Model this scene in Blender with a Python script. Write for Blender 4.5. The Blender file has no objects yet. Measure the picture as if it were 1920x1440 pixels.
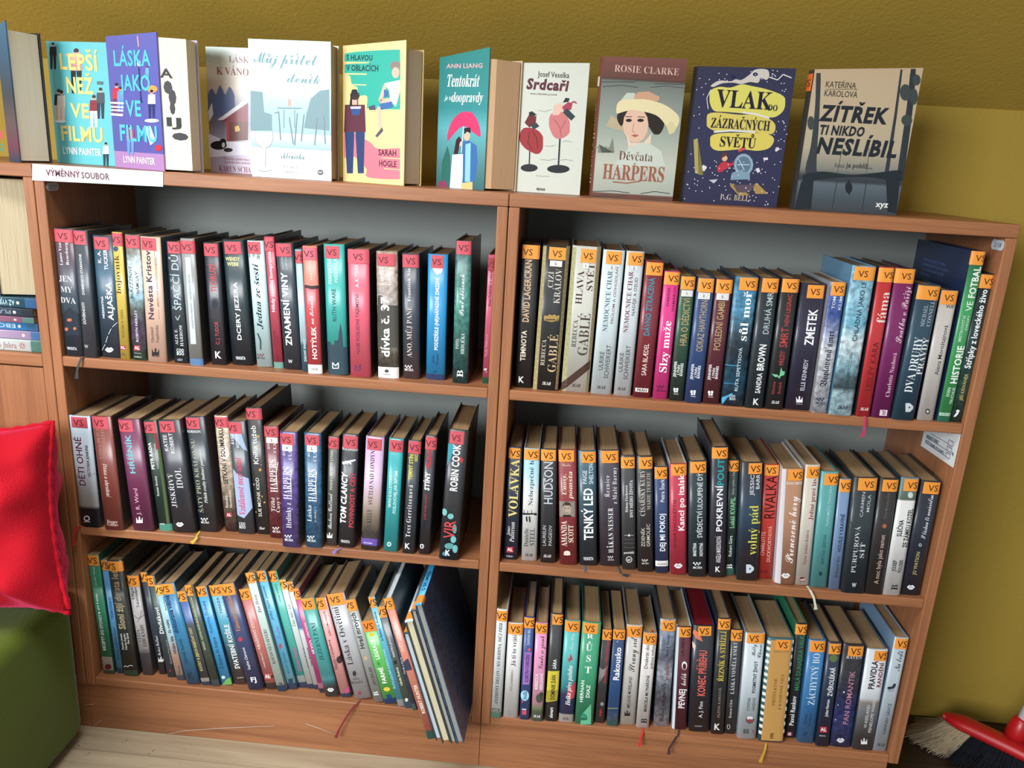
import bpy, math, random, unicodedata
from mathutils import Matrix, Vector

# ------------------------------------------------------------------ camera
sc = bpy.context.scene
COL = sc.collection
FZ = 1.115                                   # height of the bookcase top above the floor
CAM = Vector((0.09738, -1.30548, 0.05236 + FZ))
YAW, PITCH, ROLL, FPX = -0.057505, -0.275871, 0.058821, 1483.2
_f = Vector((math.sin(YAW) * math.cos(PITCH), math.cos(YAW) * math.cos(PITCH), math.sin(PITCH)))
_r = Vector((math.cos(YAW), -math.sin(YAW), 0))
_u = _r.cross(_f)
CR = math.cos(ROLL) * _r + math.sin(ROLL) * _u
CU = -math.sin(ROLL) * _r + math.cos(ROLL) * _u
CF = _f
cd = bpy.data.cameras.new('camera')
cam = bpy.data.objects.new('camera', cd)
COL.objects.link(cam)
cd.sensor_width = 36.0
cd.lens = FPX / 1920 * 36.0
cd.clip_start = 0.02
M3 = Matrix((CR, CU, -CF)).transposed()
cam.matrix_world = Matrix.Translation(CAM) @ M3.to_4x4()
sc.camera = cam

# ------------------------------------------------------------------ light
world = bpy.data.worlds.new('room_light')
sc.world = world
world.use_nodes = True
world.node_tree.nodes['Background'].inputs[0].default_value = (0.93, 0.97, 1.0, 1)
world.node_tree.nodes['Background'].inputs[1].default_value = 0.25

SLOPE = math.radians(38)                      # pitch of the attic ceiling
WALL_Y, CREASE_Z = 0.297, FZ + 0.192

def area(name, loc, target, sx, sy, power, color):
    l = bpy.data.lights.new(name, 'AREA')
    l.shape = 'RECTANGLE'; l.size = sx; l.size_y = sy; l.energy = power; l.color = color
    o = bpy.data.objects.new(name, l); COL.objects.link(o)
    o.location = loc
    o.rotation_euler = (Vector(target) - Vector(loc)).to_track_quat('-Z', 'Y').to_euler()
    return o

def slope_pt(x, t, back=0.0):                 # point t metres up the sloped ceiling
    return Vector((x, WALL_Y - t * math.cos(SLOPE) + back * math.sin(SLOPE), CREASE_Z + t * math.sin(SLOPE) + back * math.cos(SLOPE)))
SKX, SKT, SKW, SKH = -0.62, 1.42, 0.95, 1.15  # roof window centre and size on the slope
_c = slope_pt(SKX, SKT, 0.02)
area('roof_window_offscreen', _c, _c + Vector((0, -math.sin(SLOPE), -math.cos(SLOPE))), SKW, SKH, 46, (0.95, 0.98, 1.0))
area('gable_window_offscreen', (-1.8, -3.3, 1.75), (-0.1, 0.0, 0.7), 1.6, 1.3, 112, (0.93, 0.97, 1.0))

vs = sc.view_settings
vs.view_transform = 'Standard'; vs.look = 'None'; vs.gamma = 1.0; vs.use_curve_mapping = False
vs.exposure = 0.42

# ------------------------------------------------------------------ helpers
random.seed(7)

def ray(px, py):
    return CF + CR * ((px - 960) / FPX) + CU * ((720 - py) / FPX)
def on_z(px, py, z):
    d = ray(px, py); return CAM + d * ((z - CAM.z) / d.z)
def on_y(px, py, y):
    d = ray(px, py); return CAM + d * ((y - CAM.y) / d.y)
def on_x(px, py, x):
    d = ray(px, py); return CAM + d * ((x - CAM.x) / d.x)
def on_plane(px, py, p, n):
    d = ray(px, py); return CAM + d * ((p - CAM).dot(n) / d.dot(n))

def lin(c):
    c = c / 255
    return c / 12.92 if c <= 0.04045 else ((c + 0.055) / 1.055) ** 2.4
ALIAS = {'w': 'e8e8e8', 'k': '1c1c1e'}
def rgb(h):
    h = ALIAS.get(h, h)
    return tuple(lin(int(h[i:i + 2], 16)) for i in (0, 2, 4))

MATS = {}
def pmat(name, col, rough=0.5, spec=0.5, coat=0.0, coat_rough=0.1, sheen=0.0):
    key = (name, col, rough, spec, coat, sheen)
    if key in MATS: return MATS[key]
    m = bpy.data.materials.new(name); m.use_nodes = True
    b = m.node_tree.nodes['Principled BSDF']
    b.inputs['Base Color'].default_value = (*col, 1)
    b.inputs['Roughness'].default_value = rough
    b.inputs['Specular IOR Level'].default_value = spec
    b.inputs['Coat Weight'].default_value = coat
    b.inputs['Coat Roughness'].default_value = coat_rough
    b.inputs['Sheen Weight'].default_value = sheen
    MATS[key] = m
    return m
def ink(h): return pmat('ink_' + ALIAS.get(h, h), rgb(h), 0.45, 0.3, 0.25, 0.15)

def nd(m, t, **kw):
    n = m.node_tree.nodes.new(t)
    for k, v in kw.items(): setattr(n, k, v)
    return n
def lk(m, a, b): m.node_tree.links.new(a, b)

def parse_stops(s):
    out = []
    for i, t in enumerate(s.split(',')):
        if ':' in t:
            c, p = t.split(':'); out.append((float(p), rgb(c)))
        else: out.append((0.0, rgb(t)))
    return out
def cover_mat(stops, h, noise, gloss=0.5):
    key = ('cover', stops, round(h, 3) if ',' in stops else 0, noise)
    if key in MATS: return MATS[key]
    st = [(p, tuple(q * .97 + .009 for q in c)) for p, c in parse_stops(stops)]   # haze of the plastic film put into the cover colours, lifting the darks
    m = bpy.data.materials.new('printed_cover'); m.use_nodes = True
    b = m.node_tree.nodes['Principled BSDF']
    b.inputs['Roughness'].default_value = 0.42
    b.inputs['Specular IOR Level'].default_value = 0.4
    b.inputs['Coat Weight'].default_value = gloss
    b.inputs['Coat Roughness'].default_value = 0.24
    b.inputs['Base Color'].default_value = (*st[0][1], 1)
    src = None
    tc = nd(m, 'ShaderNodeTexCoord')
    if len(st) > 1:
        sp = nd(m, 'ShaderNodeSeparateXYZ'); lk(m, tc.outputs['Object'], sp.inputs[0])
        dv = nd(m, 'ShaderNodeMath', operation='DIVIDE'); dv.inputs[1].default_value = h
        lk(m, sp.outputs['Z'], dv.inputs[0])
        rp = nd(m, 'ShaderNodeValToRGB')
        e = rp.color_ramp.elements
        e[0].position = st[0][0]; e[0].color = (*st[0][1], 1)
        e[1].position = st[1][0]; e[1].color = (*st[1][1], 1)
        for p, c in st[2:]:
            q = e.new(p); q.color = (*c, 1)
        lk(m, dv.outputs[0], rp.inputs[0]); src = rp.outputs[0]
    if noise:
        nz = nd(m, 'ShaderNodeTexNoise'); nz.inputs['Scale'].default_value = 110; nz.inputs['Detail'].default_value = 5
        lk(m, tc.outputs['Object'], nz.inputs['Vector'])
        mr = nd(m, 'ShaderNodeMapRange'); mr.inputs[1].default_value = 0.3; mr.inputs[2].default_value = 0.7
        mr.inputs[3].default_value = 0.45; mr.inputs[4].default_value = 1.5
        lk(m, nz.outputs['Fac'], mr.inputs[0])
        mx = nd(m, 'ShaderNodeMix', data_type='RGBA', blend_type='MULTIPLY'); mx.inputs[0].default_value = 1
        if src: lk(m, src, mx.inputs[6])
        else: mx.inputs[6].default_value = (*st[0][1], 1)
        lk(m, mr.outputs[0], mx.inputs[7]); src = mx.outputs[2]
    if src: lk(m, src, b.inputs['Base Color'])
    MATS[key] = m
    return m

def page_mat(h='a98c68', stripe=True):
    key = ('pages', h, stripe)
    if key in MATS: return MATS[key]
    m = bpy.data.materials.new('page_edges'); m.use_nodes = True
    b = m.node_tree.nodes['Principled BSDF']; b.inputs['Roughness'].default_value = 0.9
    b.inputs['Specular IOR Level'].default_value = 0.1
    tc = nd(m, 'ShaderNodeTexCoord'); mp = nd(m, 'ShaderNodeMapping')
    mp.inputs['Scale'].default_value = (900, 8, 8)
    lk(m, tc.outputs['Object'], mp.inputs[0])
    nz = nd(m, 'ShaderNodeTexNoise'); nz.inputs['Scale'].default_value = 1.0; nz.inputs['Detail'].default_value = 3
    lk(m, mp.outputs[0], nz.inputs['Vector'])
    rp = nd(m, 'ShaderNodeValToRGB'); c = rgb(h)
    rp.color_ramp.elements[0].position = 0.3; k = (.72, .70, .66) if stripe else (.95, .94, .92)
    rp.color_ramp.elements[0].color = (c[0] * k[0], c[1] * k[1], c[2] * k[2], 1)
    rp.color_ramp.elements[1].position = 0.62; rp.color_ramp.elements[1].color = (*c, 1)
    lk(m, nz.outputs['Fac'], rp.inputs[0]); lk(m, rp.outputs[0], b.inputs['Base Color'])
    MATS[key] = m
    return m

def wood_mat(axis, dark=False, tone='a66f4a', tone2='88573a'):
    key = ('wood', axis, dark, tone)
    if key in MATS: return MATS[key]
    m = bpy.data.materials.new('alder_laminate'); m.use_nodes = True
    b = m.node_tree.nodes['Principled BSDF']; b.inputs['Roughness'].default_value = 0.42
    b.inputs['Specular IOR Level'].default_value = 0.4
    tc = nd(m, 'ShaderNodeTexCoord'); mp = nd(m, 'ShaderNodeMapping')
    sc3 = [26, 26, 26]; sc3['xyz'.index(axis)] = 1.6
    mp.inputs['Scale'].default_value = sc3
    geo = nd(m, 'ShaderNodeNewGeometry')
    lk(m, geo.outputs['Position'], mp.inputs[0])
    n1 = nd(m, 'ShaderNodeTexNoise'); n1.inputs['Scale'].default_value = 1.0; n1.inputs['Detail'].default_value = 4; n1.inputs['Distortion'].default_value = 0.8
    lk(m, mp.outputs[0], n1.inputs['Vector'])
    mp2 = nd(m, 'ShaderNodeMapping'); s2 = [340, 340, 340]; s2['xyz'.index(axis)] = 9
    mp2.inputs['Scale'].default_value = s2; lk(m, geo.outputs['Position'], mp2.inputs[0])
    n2 = nd(m, 'ShaderNodeTexNoise'); n2.inputs['Scale'].default_value = 1.0; n2.inputs['Detail'].default_value = 2
    lk(m, mp2.outputs[0], n2.inputs['Vector'])
    mx = nd(m, 'ShaderNodeMix', data_type='FLOAT'); mx.inputs[0].default_value = 0.4
    lk(m, n1.outputs['Fac'], mx.inputs[2]); lk(m, n2.outputs['Fac'], mx.inputs[3])
    rp = nd(m, 'ShaderNodeValToRGB'); e = rp.color_ramp.elements
    e[0].position = 0.34; e[0].color = (*rgb(tone2), 1); e[1].position = 0.6; e[1].color = (*rgb(tone), 1)
    lk(m, mx.outputs[0], rp.inputs[0]); lk(m, rp.outputs[0], b.inputs['Base Color'])
    MATS[key] = m
    return m

def obj(name, verts, faces, mats, parent=None, fmat=None, smooth=False):
    me = bpy.data.meshes.new(name)
    me.from_pydata([tuple(v) for v in verts], [], faces)
    for mm in (mats if isinstance(mats, (list, tuple)) else [mats]): me.materials.append(mm)
    if fmat: me.polygons.foreach_set('material_index', fmat)
    if smooth: me.polygons.foreach_set('use_smooth', [True] * len(me.polygons))
    me.update()
    o = bpy.data.objects.new(name, me); COL.objects.link(o)
    if parent: o.parent = parent
    return o
def empty(name, loc=(0, 0, 0)):
    o = bpy.data.objects.new(name, None); COL.objects.link(o); o.location = loc; o.empty_display_size = 0.02
    return o
LABELS = {}
def tag(o, label, cat, group=None):
    o['label'] = label; o['category'] = cat
    if group: o['group'] = group
    LABELS[label] = LABELS.get(label, 0) + 1
    return o
def struct(o): o['kind'] = 'structure'; return o

BOXF = [(0, 3, 2, 1), (4, 5, 6, 7), (0, 1, 5, 4), (1, 2, 6, 5), (2, 3, 7, 6), (3, 0, 4, 7)]
def boxv(x0, x1, y0, y1, z0, z1):
    return [(x0, y0, z0), (x1, y0, z0), (x1, y1, z0), (x0, y1, z0), (x0, y0, z1), (x1, y0, z1), (x1, y1, z1), (x0, y1, z1)]
def bevbox(name, x0, x1, y0, y1, z0, z1, mat, parent=None, bev=0.0012, seg=2):
    o = obj(name, boxv(x0, x1, y0, y1, z0, z1), BOXF, mat, parent)
    if bev:
        md = o.modifiers.new('edge', 'BEVEL'); md.width = bev; md.segments = seg; md.limit_method = 'ANGLE'
    return o
def tube(name, pts, rads, mat, parent=None, seg=12, cap=True, smooth=True):
    vs_, fs = [], []
    pts = [Vector(p) for p in pts]; n = len(pts)
    for i, p in enumerate(pts):
        t = (pts[min(i + 1, n - 1)] - pts[max(i - 1, 0)]).normalized()
        a = t.cross(Vector((0, 0, 1)) if abs(t.z) < .9 else Vector((1, 0, 0))).normalized(); b = t.cross(a)
        r = rads[i] if isinstance(rads, (list, tuple)) else rads
        for k in range(seg):
            an = 2 * math.pi * k / seg
            vs_.append(p + a * (r * math.cos(an)) + b * (r * math.sin(an)))
    for i in range(n - 1):
        for k in range(seg):
            fs.append((i * seg + k, i * seg + (k + 1) % seg, (i + 1) * seg + (k + 1) % seg, (i + 1) * seg + k))
    if cap:
        fs.append(tuple(range(seg))[::-1]); fs.append(tuple((n - 1) * seg + k for k in range(seg)))
    return obj(name, vs_, fs, mat, parent, smooth=smooth)
# ------------------------------------------------------------------ lettering
# letter shapes come from Blender's built-in font; every style is laid out glyph by glyph
# style: (capitals, lower case, digits, outline offset, slant, glyph family)
STY = {'s': (0x41, 0x61, 0x30, 0.005, 0.0, 's'), 'b': (0x41, 0x61, 0x30, 0.026, 0.0, 'b'), 'B': (0x41, 0x61, 0x30, 0.042, 0.14, 'B'), 'F': (0x1D400, 0x1D41A, 0x30, 0.0, 0.0, 'F'),
       'f': (0x1D400, 0x1D41A, 0x30, -0.008, 0.0, 'f'), 'i': (0x1D400, 0x1D41A, 0x30, -0.008, 0.24, 'f'), 'I': (0x1D400, 0x1D41A, 0x30, 0.0, 0.26, 'F'),
       'c': (0x1D4D0, 0x1D4EA, 0x30, 0.0, 0.0, 'c'), 'g': (0x1D56C, 0x1D586, 0x30, 0.0, 0.0, 'g'), 'm': (0x1D400, 0x1D41A, 0x30, -0.008, 0.0, 'f')}
ACC = {'\u0301': 'acute', '\u030c': 'caron', '\u030a': 'ring', '\u0308': 'dots'}
GLY = {}
def mapped(st, ch):
    a, b, d = STY[st][:3]
    if 'A' <= ch <= 'Z': return chr(a + ord(ch) - 65)
    if 'a' <= ch <= 'z': return chr(b + ord(ch) - 97)
    if '0' <= ch <= '9': return chr(d + ord(ch) - 48)
    return ch
def split_text(s):
    out = []
    for ch in unicodedata.normalize('NFD', s):
        if ch in ACC and out: out[-1][1].append(ACC[ch])
        elif not unicodedata.combining(ch): out.append([ch, []])
    return out
def prepare_glyphs(pairs):
    tmp = []
    def mk(body, off):
        c = bpy.data.curves.new('glyph', 'FONT'); c.body = body; c.size = 1.0; c.resolution_u = 2; c.offset = off
        o = bpy.data.objects.new('glyph', c); COL.objects.link(o); tmp.append(o); return o
    ref = mk('.', 0)
    todo = {}
    for st, ch in pairs:
        st = STY[st][5]
        if ch == ' ' or (st, ch) in todo: continue
        off = STY[st][3]
        todo[(STY[st][5], ch)] = (mk(mapped(st, ch), off), mk(mapped(st, ch) + '.', 0))
    bpy.context.view_layer.update()
    dg = bpy.context.evaluated_depsgraph_get()
    def mesh_of(o):
        e = o.evaluated_get(dg); me = e.to_mesh()
        v = [(p.co.x, p.co.y) for p in me.vertices]; f = [tuple(p.vertices) for p in me.polygons]
        e.to_mesh_clear(); return v, f
    rx = max(v[0] for v in mesh_of(ref)[0])
    for k, (a, b) in todo.items():
        v, f = mesh_of(a); vb, _ = mesh_of(b)
        GLY[k] = (v, f, max(p[0] for p in vb) - rx if vb else 0.5)
    for o in tmp:
        c = o.data; bpy.data.objects.remove(o); bpy.data.curves.remove(c)
def accent(kind, cx, top, t, right):
    q = []
    if kind == 'acute': q = [[(cx - .06, top), (cx - .06 + t * 1.1, top), (cx + .05 + t, top + .16), (cx + .05 - t * .3, top + .16)]]
    elif kind == 'caron':
        q = [[(cx - t * .5, top), (cx + t * .5, top), (cx - .12 + t * .6, top + .15), (cx - .12 - t * .5, top + .15)],
             [(cx - t * .5, top), (cx + t * .5, top), (cx + .12 + t * .5, top + .15), (cx + .12 - t * .6, top + .15)]]
    elif kind == 'apos': q = [[(right + .02, top - .24), (right + .02 + t * .7, top - .24), (right + .06 + t, top), (right + .05 - t * .2, top)]]
    elif kind == 'ring':
        for k in range(8):
            a0, a1 = 2 * math.pi * k / 8, 2 * math.pi * (k + 1) / 8
            pt = lambda a, r: (cx + r * math.cos(a), top + .1 + r * math.sin(a))
            q.append([pt(a0, .055), pt(a0, .055 + t), pt(a1, .055 + t), pt(a1, .055)])
    elif kind == 'dots':
        for s in (-.1, .1): q.append([(cx + s - t * .6, top), (cx + s + t * .6, top), (cx + s + t * .6, top + t * 1.2), (cx + s - t * .6, top + t * 1.2)])
    return q
def layout(st, s, track=0.0):
    """2D mesh of a line of text: (verts, faces, width, cap height) in em units"""
    V, F, x = [], [], 0.0
    t = {'b': .105, 'B': .13, 'F': .075, 'I': .07, 'g': .07, 'm': .065}.get(st, .055)
    cap = 0.70; sl = STY[st][4]; fam = STY[st][5]
    if st == 'm': track = .12
    if st == 'b': track = .03
    if st == 'B': track = .06
    for ch, acc in split_text(s):
        if ch == ' ': x += 0.27; continue
        v, f, adv = GLY.get((fam, ch), ([], [], .4))
        if not v: x += adv; continue
        if ch in 'ij' and acc: f = [g for g in f if not all(v[i][1] > .56 for i in g)]
        used = sorted({i for g in f for i in g})
        if not used: x += adv; continue
        mp = {i: len(V) + k for k, i in enumerate(used)}
        V += [(v[i][0] + x, v[i][1]) for i in used]
        F += [tuple(mp[i] for i in g) for g in f]
        xs = [v[i][0] for i in used]; ys = [v[i][1] for i in used]
        for a in acc:
            kind = 'apos' if a == 'caron' and ch in 'td' else a
            for q in accent(kind, x + (min(xs) + max(xs)) / 2, max(ys) + (.05 if kind != 'apos' else 0), t, x + max(xs)):
                b = len(V); V += q; F.append((b, b + 1, b + 2, b + 3))
        x += adv + track
    if sl: V = [(a + b * sl, b) for a, b in V]
    return V, F, max(x - track, .01), cap

CUTS = (-.93, -.84, -.72, -.56, -.3, 0, .3, .56, .72, .84, .93)
def clip(P, s, keep_less):
    out = []
    for i in range(len(P)):
        a, b = P[i], P[(i + 1) % len(P)]
        ia = (a[0] <= s) == keep_less; ib = (b[0] <= s) == keep_less
        if ia: out.append(a)
        if ia != ib:
            t = (s - a[0]) / (b[0] - a[0]); out.append((s, a[1] + (b[1] - a[1]) * t))
    return out
def conform(face, V, F):
    # cut wide flat shapes into narrow strips so that they follow a rounded spine
    w = getattr(face, 'w', None)
    if not w: return V, F
    NV, NF = [], []
    for f in F:
        P = [V[i] for i in f]; lo = min(p[0] for p in P); hi = max(p[0] for p in P)
        cuts = [c * w / 2 for c in CUTS if lo + .0004 < c * w / 2 < hi - .0004] + [c for c in (-w / 2, w / 2) if lo + .0002 < c < hi - .0002]
        cuts.sort()
        if hi - lo < w * .12: cuts = [c for c in cuts if abs(abs(c) - w / 2) < 1e-6]
        rest = P
        for c in cuts:
            a = clip(rest, c, True); rest = clip(rest, c, False)
            if len(a) > 2: NF.append(tuple(range(len(NV), len(NV) + len(a)))); NV += a
        if len(rest) > 2: NF.append(tuple(range(len(NV), len(NV) + len(rest)))); NV += rest
    return NV, NF

class Face:
    """a printed surface: pixels of the photograph -> (s, v) on it -> local 3D, following its curve"""
    def __init__(self, fn, wrap, crop, w=None):
        self.fn, self.wrap, self.crop, self.w = fn, wrap, crop, w
    def sv(self, cx, cy):
        ox, oy, k = self.crop
        return self.fn(ox + cx / k, oy + cy / k)

def emit(face, parent, name, polys2d, col, off, mat=None):
    V, F = polys2d
    if not F: return None
    V, F = conform(face, V, F)
    vs_ = [face.wrap(s, v, off) for s, v in V]
    return obj(name, vs_, F, mat or ink(col), parent)
def text_sv(face, mode, st, x, a, b, h, s, tr=0.0):
    V, F, wd, cap = layout(st, s, tr)
    if mode == 'H':
        s0, v0 = face.sv(x - b / 2, a); s1, v1 = face.sv(x + b / 2, a)
        sa, va = face.sv(x, a + h / 2); sb, vb = face.sv(x, a - h / 2)
        L = s1 - s0; H = vb - va; cs, cv = (s0 + s1) / 2, (va + vb) / 2
        out = [(cs + (p[0] / wd - .5) * L, cv + (p[1] / cap - .5) * H) for p in V]
    else:
        ym = (a + b) / 2
        sm, vm = face.sv(x, ym); _, v1 = face.sv(x, a); _, v0 = face.sv(x, b)
        sl, _ = face.sv(x - h / 2, ym); sr, _ = face.sv(x + h / 2, ym)
        L = v1 - v0; H = sr - sl; cv = (v0 + v1) / 2
        if mode == 'V': out = [(sm - (p[1] / cap - .5) * H, cv + (p[0] / wd - .5) * L) for p in V]
        else: out = [(sm + (p[1] / cap - .5) * H, cv - (p[0] / wd - .5) * L) for p in V]
    return out, F

def stroke(face, pts, w):
    V, F = [], []
    P = [face.sv(*p) for p in pts]
    a = face.sv(pts[0][0] + w / 2, pts[0][1]); hw = max(abs(a[0] - P[0][0]), .00025)
    for i in range(len(P) - 1):
        (x0, y0), (x1, y1) = P[i], P[i + 1]
        d = math.hypot(x1 - x0, y1 - y0) or 1e-6
        nx, ny = -(y1 - y0) / d * hw, (x1 - x0) / d * hw
        b = len(V); V += [(x0 + nx, y0 + ny), (x0 - nx, y0 - ny), (x1 - nx, y1 - ny), (x1 + nx, y1 + ny)]; F.append((b, b + 1, b + 2, b + 3))
    return V, F
def ell(face, x, y, rx, ry, n=14):
    V = [face.sv(x + rx * math.cos(2 * math.pi * k / n), y - ry * math.sin(2 * math.pi * k / n)) for k in range(n)]
    return V, [tuple(range(n))]
def rect_strip(face, x0, x1, y0, y1, n=10):
    s0, _ = face.sv(x0, (y0 + y1) / 2); s1, _ = face.sv(x1, (y0 + y1) / 2)
    xm = (x0 + x1) / 2
    _, va = face.sv(xm, y1); _, vb = face.sv(xm, y0)
    return strip(s0, s1, va, vb, n)
def strip(s0, s1, va, vb, n=10):
    V, F = [], []
    for i in range(n + 1):
        s = s0 + (s1 - s0) * i / n; V += [(s, va), (s, vb)]
    for i in range(n): F.append((2 * i, 2 * i + 2, 2 * i + 3, 2 * i + 1))
    return V, F
def poly(face, pts):
    return [face.sv(*p) for p in pts], [tuple(range(len(pts)))]
def pts_of(tokens): return [tuple(float(q) for q in t.split(',')) for t in tokens]

class Motif:
    def __init__(self): self.V, self.F, self.M, self.mats, self.n, self.cut = [], [], [], [], 0, []
    def build(self, name, parent):
        if self.n > 14:                       # a picture of many tiny flat shapes stays one print
            o = obj(name, self.V, self.F, self.mats, parent, self.M); o['kind'] = 'stuff'; return
        for v0, v1, f0, f1 in self.cut:
            obj(name, self.V[v0:v1], [tuple(i - v0 for i in f) for f in self.F[f0:f1]], self.mats[self.M[f0]], parent)
    def add(self, face, vf, col):
        V, F = conform(face, *vf); self.n += 1
        m = ink(col)
        if m not in self.mats: self.mats.append(m)
        b = len(self.V); off = .00015 + .00001 * min(self.n, 70)
        self.V += [face.wrap(s, v, off) for s, v in V]
        self.cut.append((b, len(self.V), len(self.F), len(self.F) + len(F)))
        self.F += [tuple(i + b for i in f) for f in F]; self.M += [self.mats.index(m)] * len(F)

def mark(face, mo, kind, col, x, y, w, lets):
    T = lambda st, s, dx, dy, ww, hh, c=col: lets.append((text_sv(face, 'H', st, x + dx, y + dy, ww, hh, s), c, 'publisher_mark'))
    if kind == 'moba':
        q = w / 6
        for i in range(6):
            for j in range(2):
                if (i + j) % 2 == 0 and not (j == 1 and i in (0, 5)):
                    x0 = x - w / 2 + i * q; y0 = y - q + j * q
                    mo.add(face, poly(face, [(x0, y0), (x0 + q, y0), (x0 + q, y0 + q), (x0, y0 + q)]), col)
    elif kind == 'eva':
        h = w * .27
        P = [(x - w / 2, y), (x - w * .22, y - h), (x, y - h * .68), (x + w * .22, y - h), (x + w / 2, y), (x + w * .22, y + h), (x, y + h * 1.15), (x - w * .22, y + h)]
        mo.add(face, poly(face, P), col); T('I', 'Eva', 0, -1, w * .5, w * .24, '2c2c30')
    elif kind == 'K': T('b', 'K', 0, 0, w * .9, w)
    elif kind == 'FJ': T('b', 'FJ', 0, 0, w, w * .75)
    elif kind == 'mm':
        q = w / 2
        mo.add(face, stroke(face, [(x - q, y + q), (x - q, y - q), (x, y + q * .2), (x + q, y - q), (x + q, y + q), (x - q, y + q)], w * .16), col)
    elif kind == 'ikar': T('I', 'IKAR', 0, 0, w, w * .36)
    elif kind == 'tulip':
        h = w * .5
        mo.add(face, poly(face, [(x - w / 2, y - h), (x - w * .28, y - h * .1), (x - w * .1, y - h * .1), (x - w * .13, y - h * .9), (x, y - h * 1.3), (x + w * .13, y - h * .9), (x + w * .1, y - h * .1), (x + w * .28, y - h * .1), (x + w / 2, y - h), (x + w / 2, y + h * .8), (x - w / 2, y + h * .8)]), col)
    elif kind == 'al':
        h = w * .42
        mo.add(face, poly(face, [(x - w / 2, y - h), (x + w / 2, y - h), (x + w / 2, y + h), (x - w / 2, y + h)]), col)
        T('b', 'AL', 0, -h * .1, w * .8, w * .5, 'f0f0f0')
    elif kind == 'bfly':
        for sx in (-1, 1):
            mo.add(face, ell(face, x + sx * w * .22, y - w * .18, w * .2, w * .24, 10), col)
            mo.add(face, ell(face, x + sx * w * .18, y + w * .18, w * .16, w * .18, 10), col)
    elif kind == 'shield':
        h = w * .5
        mo.add(face, poly(face, [(x - h * .8, y - h), (x + h * .2, y - h), (x + h, y - h * .3), (x + h, y + h * .3), (x + h * .2, y + h), (x - h * .8, y + h)]), col)
        mo.add(face, ell(face, x + h * .1, y, h * .22, h * .22, 8), '2c3c48')

def figure(face, mo, top, leg, x, y0, y1):
    H = y1 - y0; w = H * .12
    mo.add(face, poly(face, [(x - w, y0 + H * .17), (x + w, y0 + H * .17), (x + w * 1.1, y0 + H * .5), (x - w * 1.1, y0 + H * .5)]), top)
    mo.add(face, poly(face, [(x - w, y0 + H * .5), (x - w * .05, y0 + H * .5), (x - w * .2, y1), (x - w * .8, y1)]), leg)
    mo.add(face, poly(face, [(x + w * .05, y0 + H * .5), (x + w, y0 + H * .5), (x + w * .9, y1), (x + w * .3, y1)]), leg)
    mo.add(face, ell(face, x, y0 + H * .09, H * .06, H * .08, 9), 'd8b0a0')
    mo.add(face, ell(face, x, y0 + H * .06, H * .06, H * .055, 9), '3c2424')

def rounded(P, k=4):
    # closed Catmull-Rom curve through the outline
    out = []; n = len(P)
    for i in range(n):
        a, b, c, d = P[i - 1], P[i], P[(i + 1) % n], P[(i + 2) % n]
        for j in range(k):
            t = j / k; q = []
            for m in (0, 1):
                q.append(.5 * (2 * b[m] + (c[m] - a[m]) * t + (2 * a[m] - 5 * b[m] + 4 * c[m] - d[m]) * t * t + (3 * b[m] - a[m] - 3 * c[m] + d[m]) * t ** 3))
            out.append(tuple(q))
    lo = [min(p[m] for p in P) for m in (0, 1)]; hi = [max(p[m] for p in P) for m in (0, 1)]
    return [tuple(max(lo[m], min(hi[m], p[m])) for m in (0, 1)) for p in out]

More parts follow.
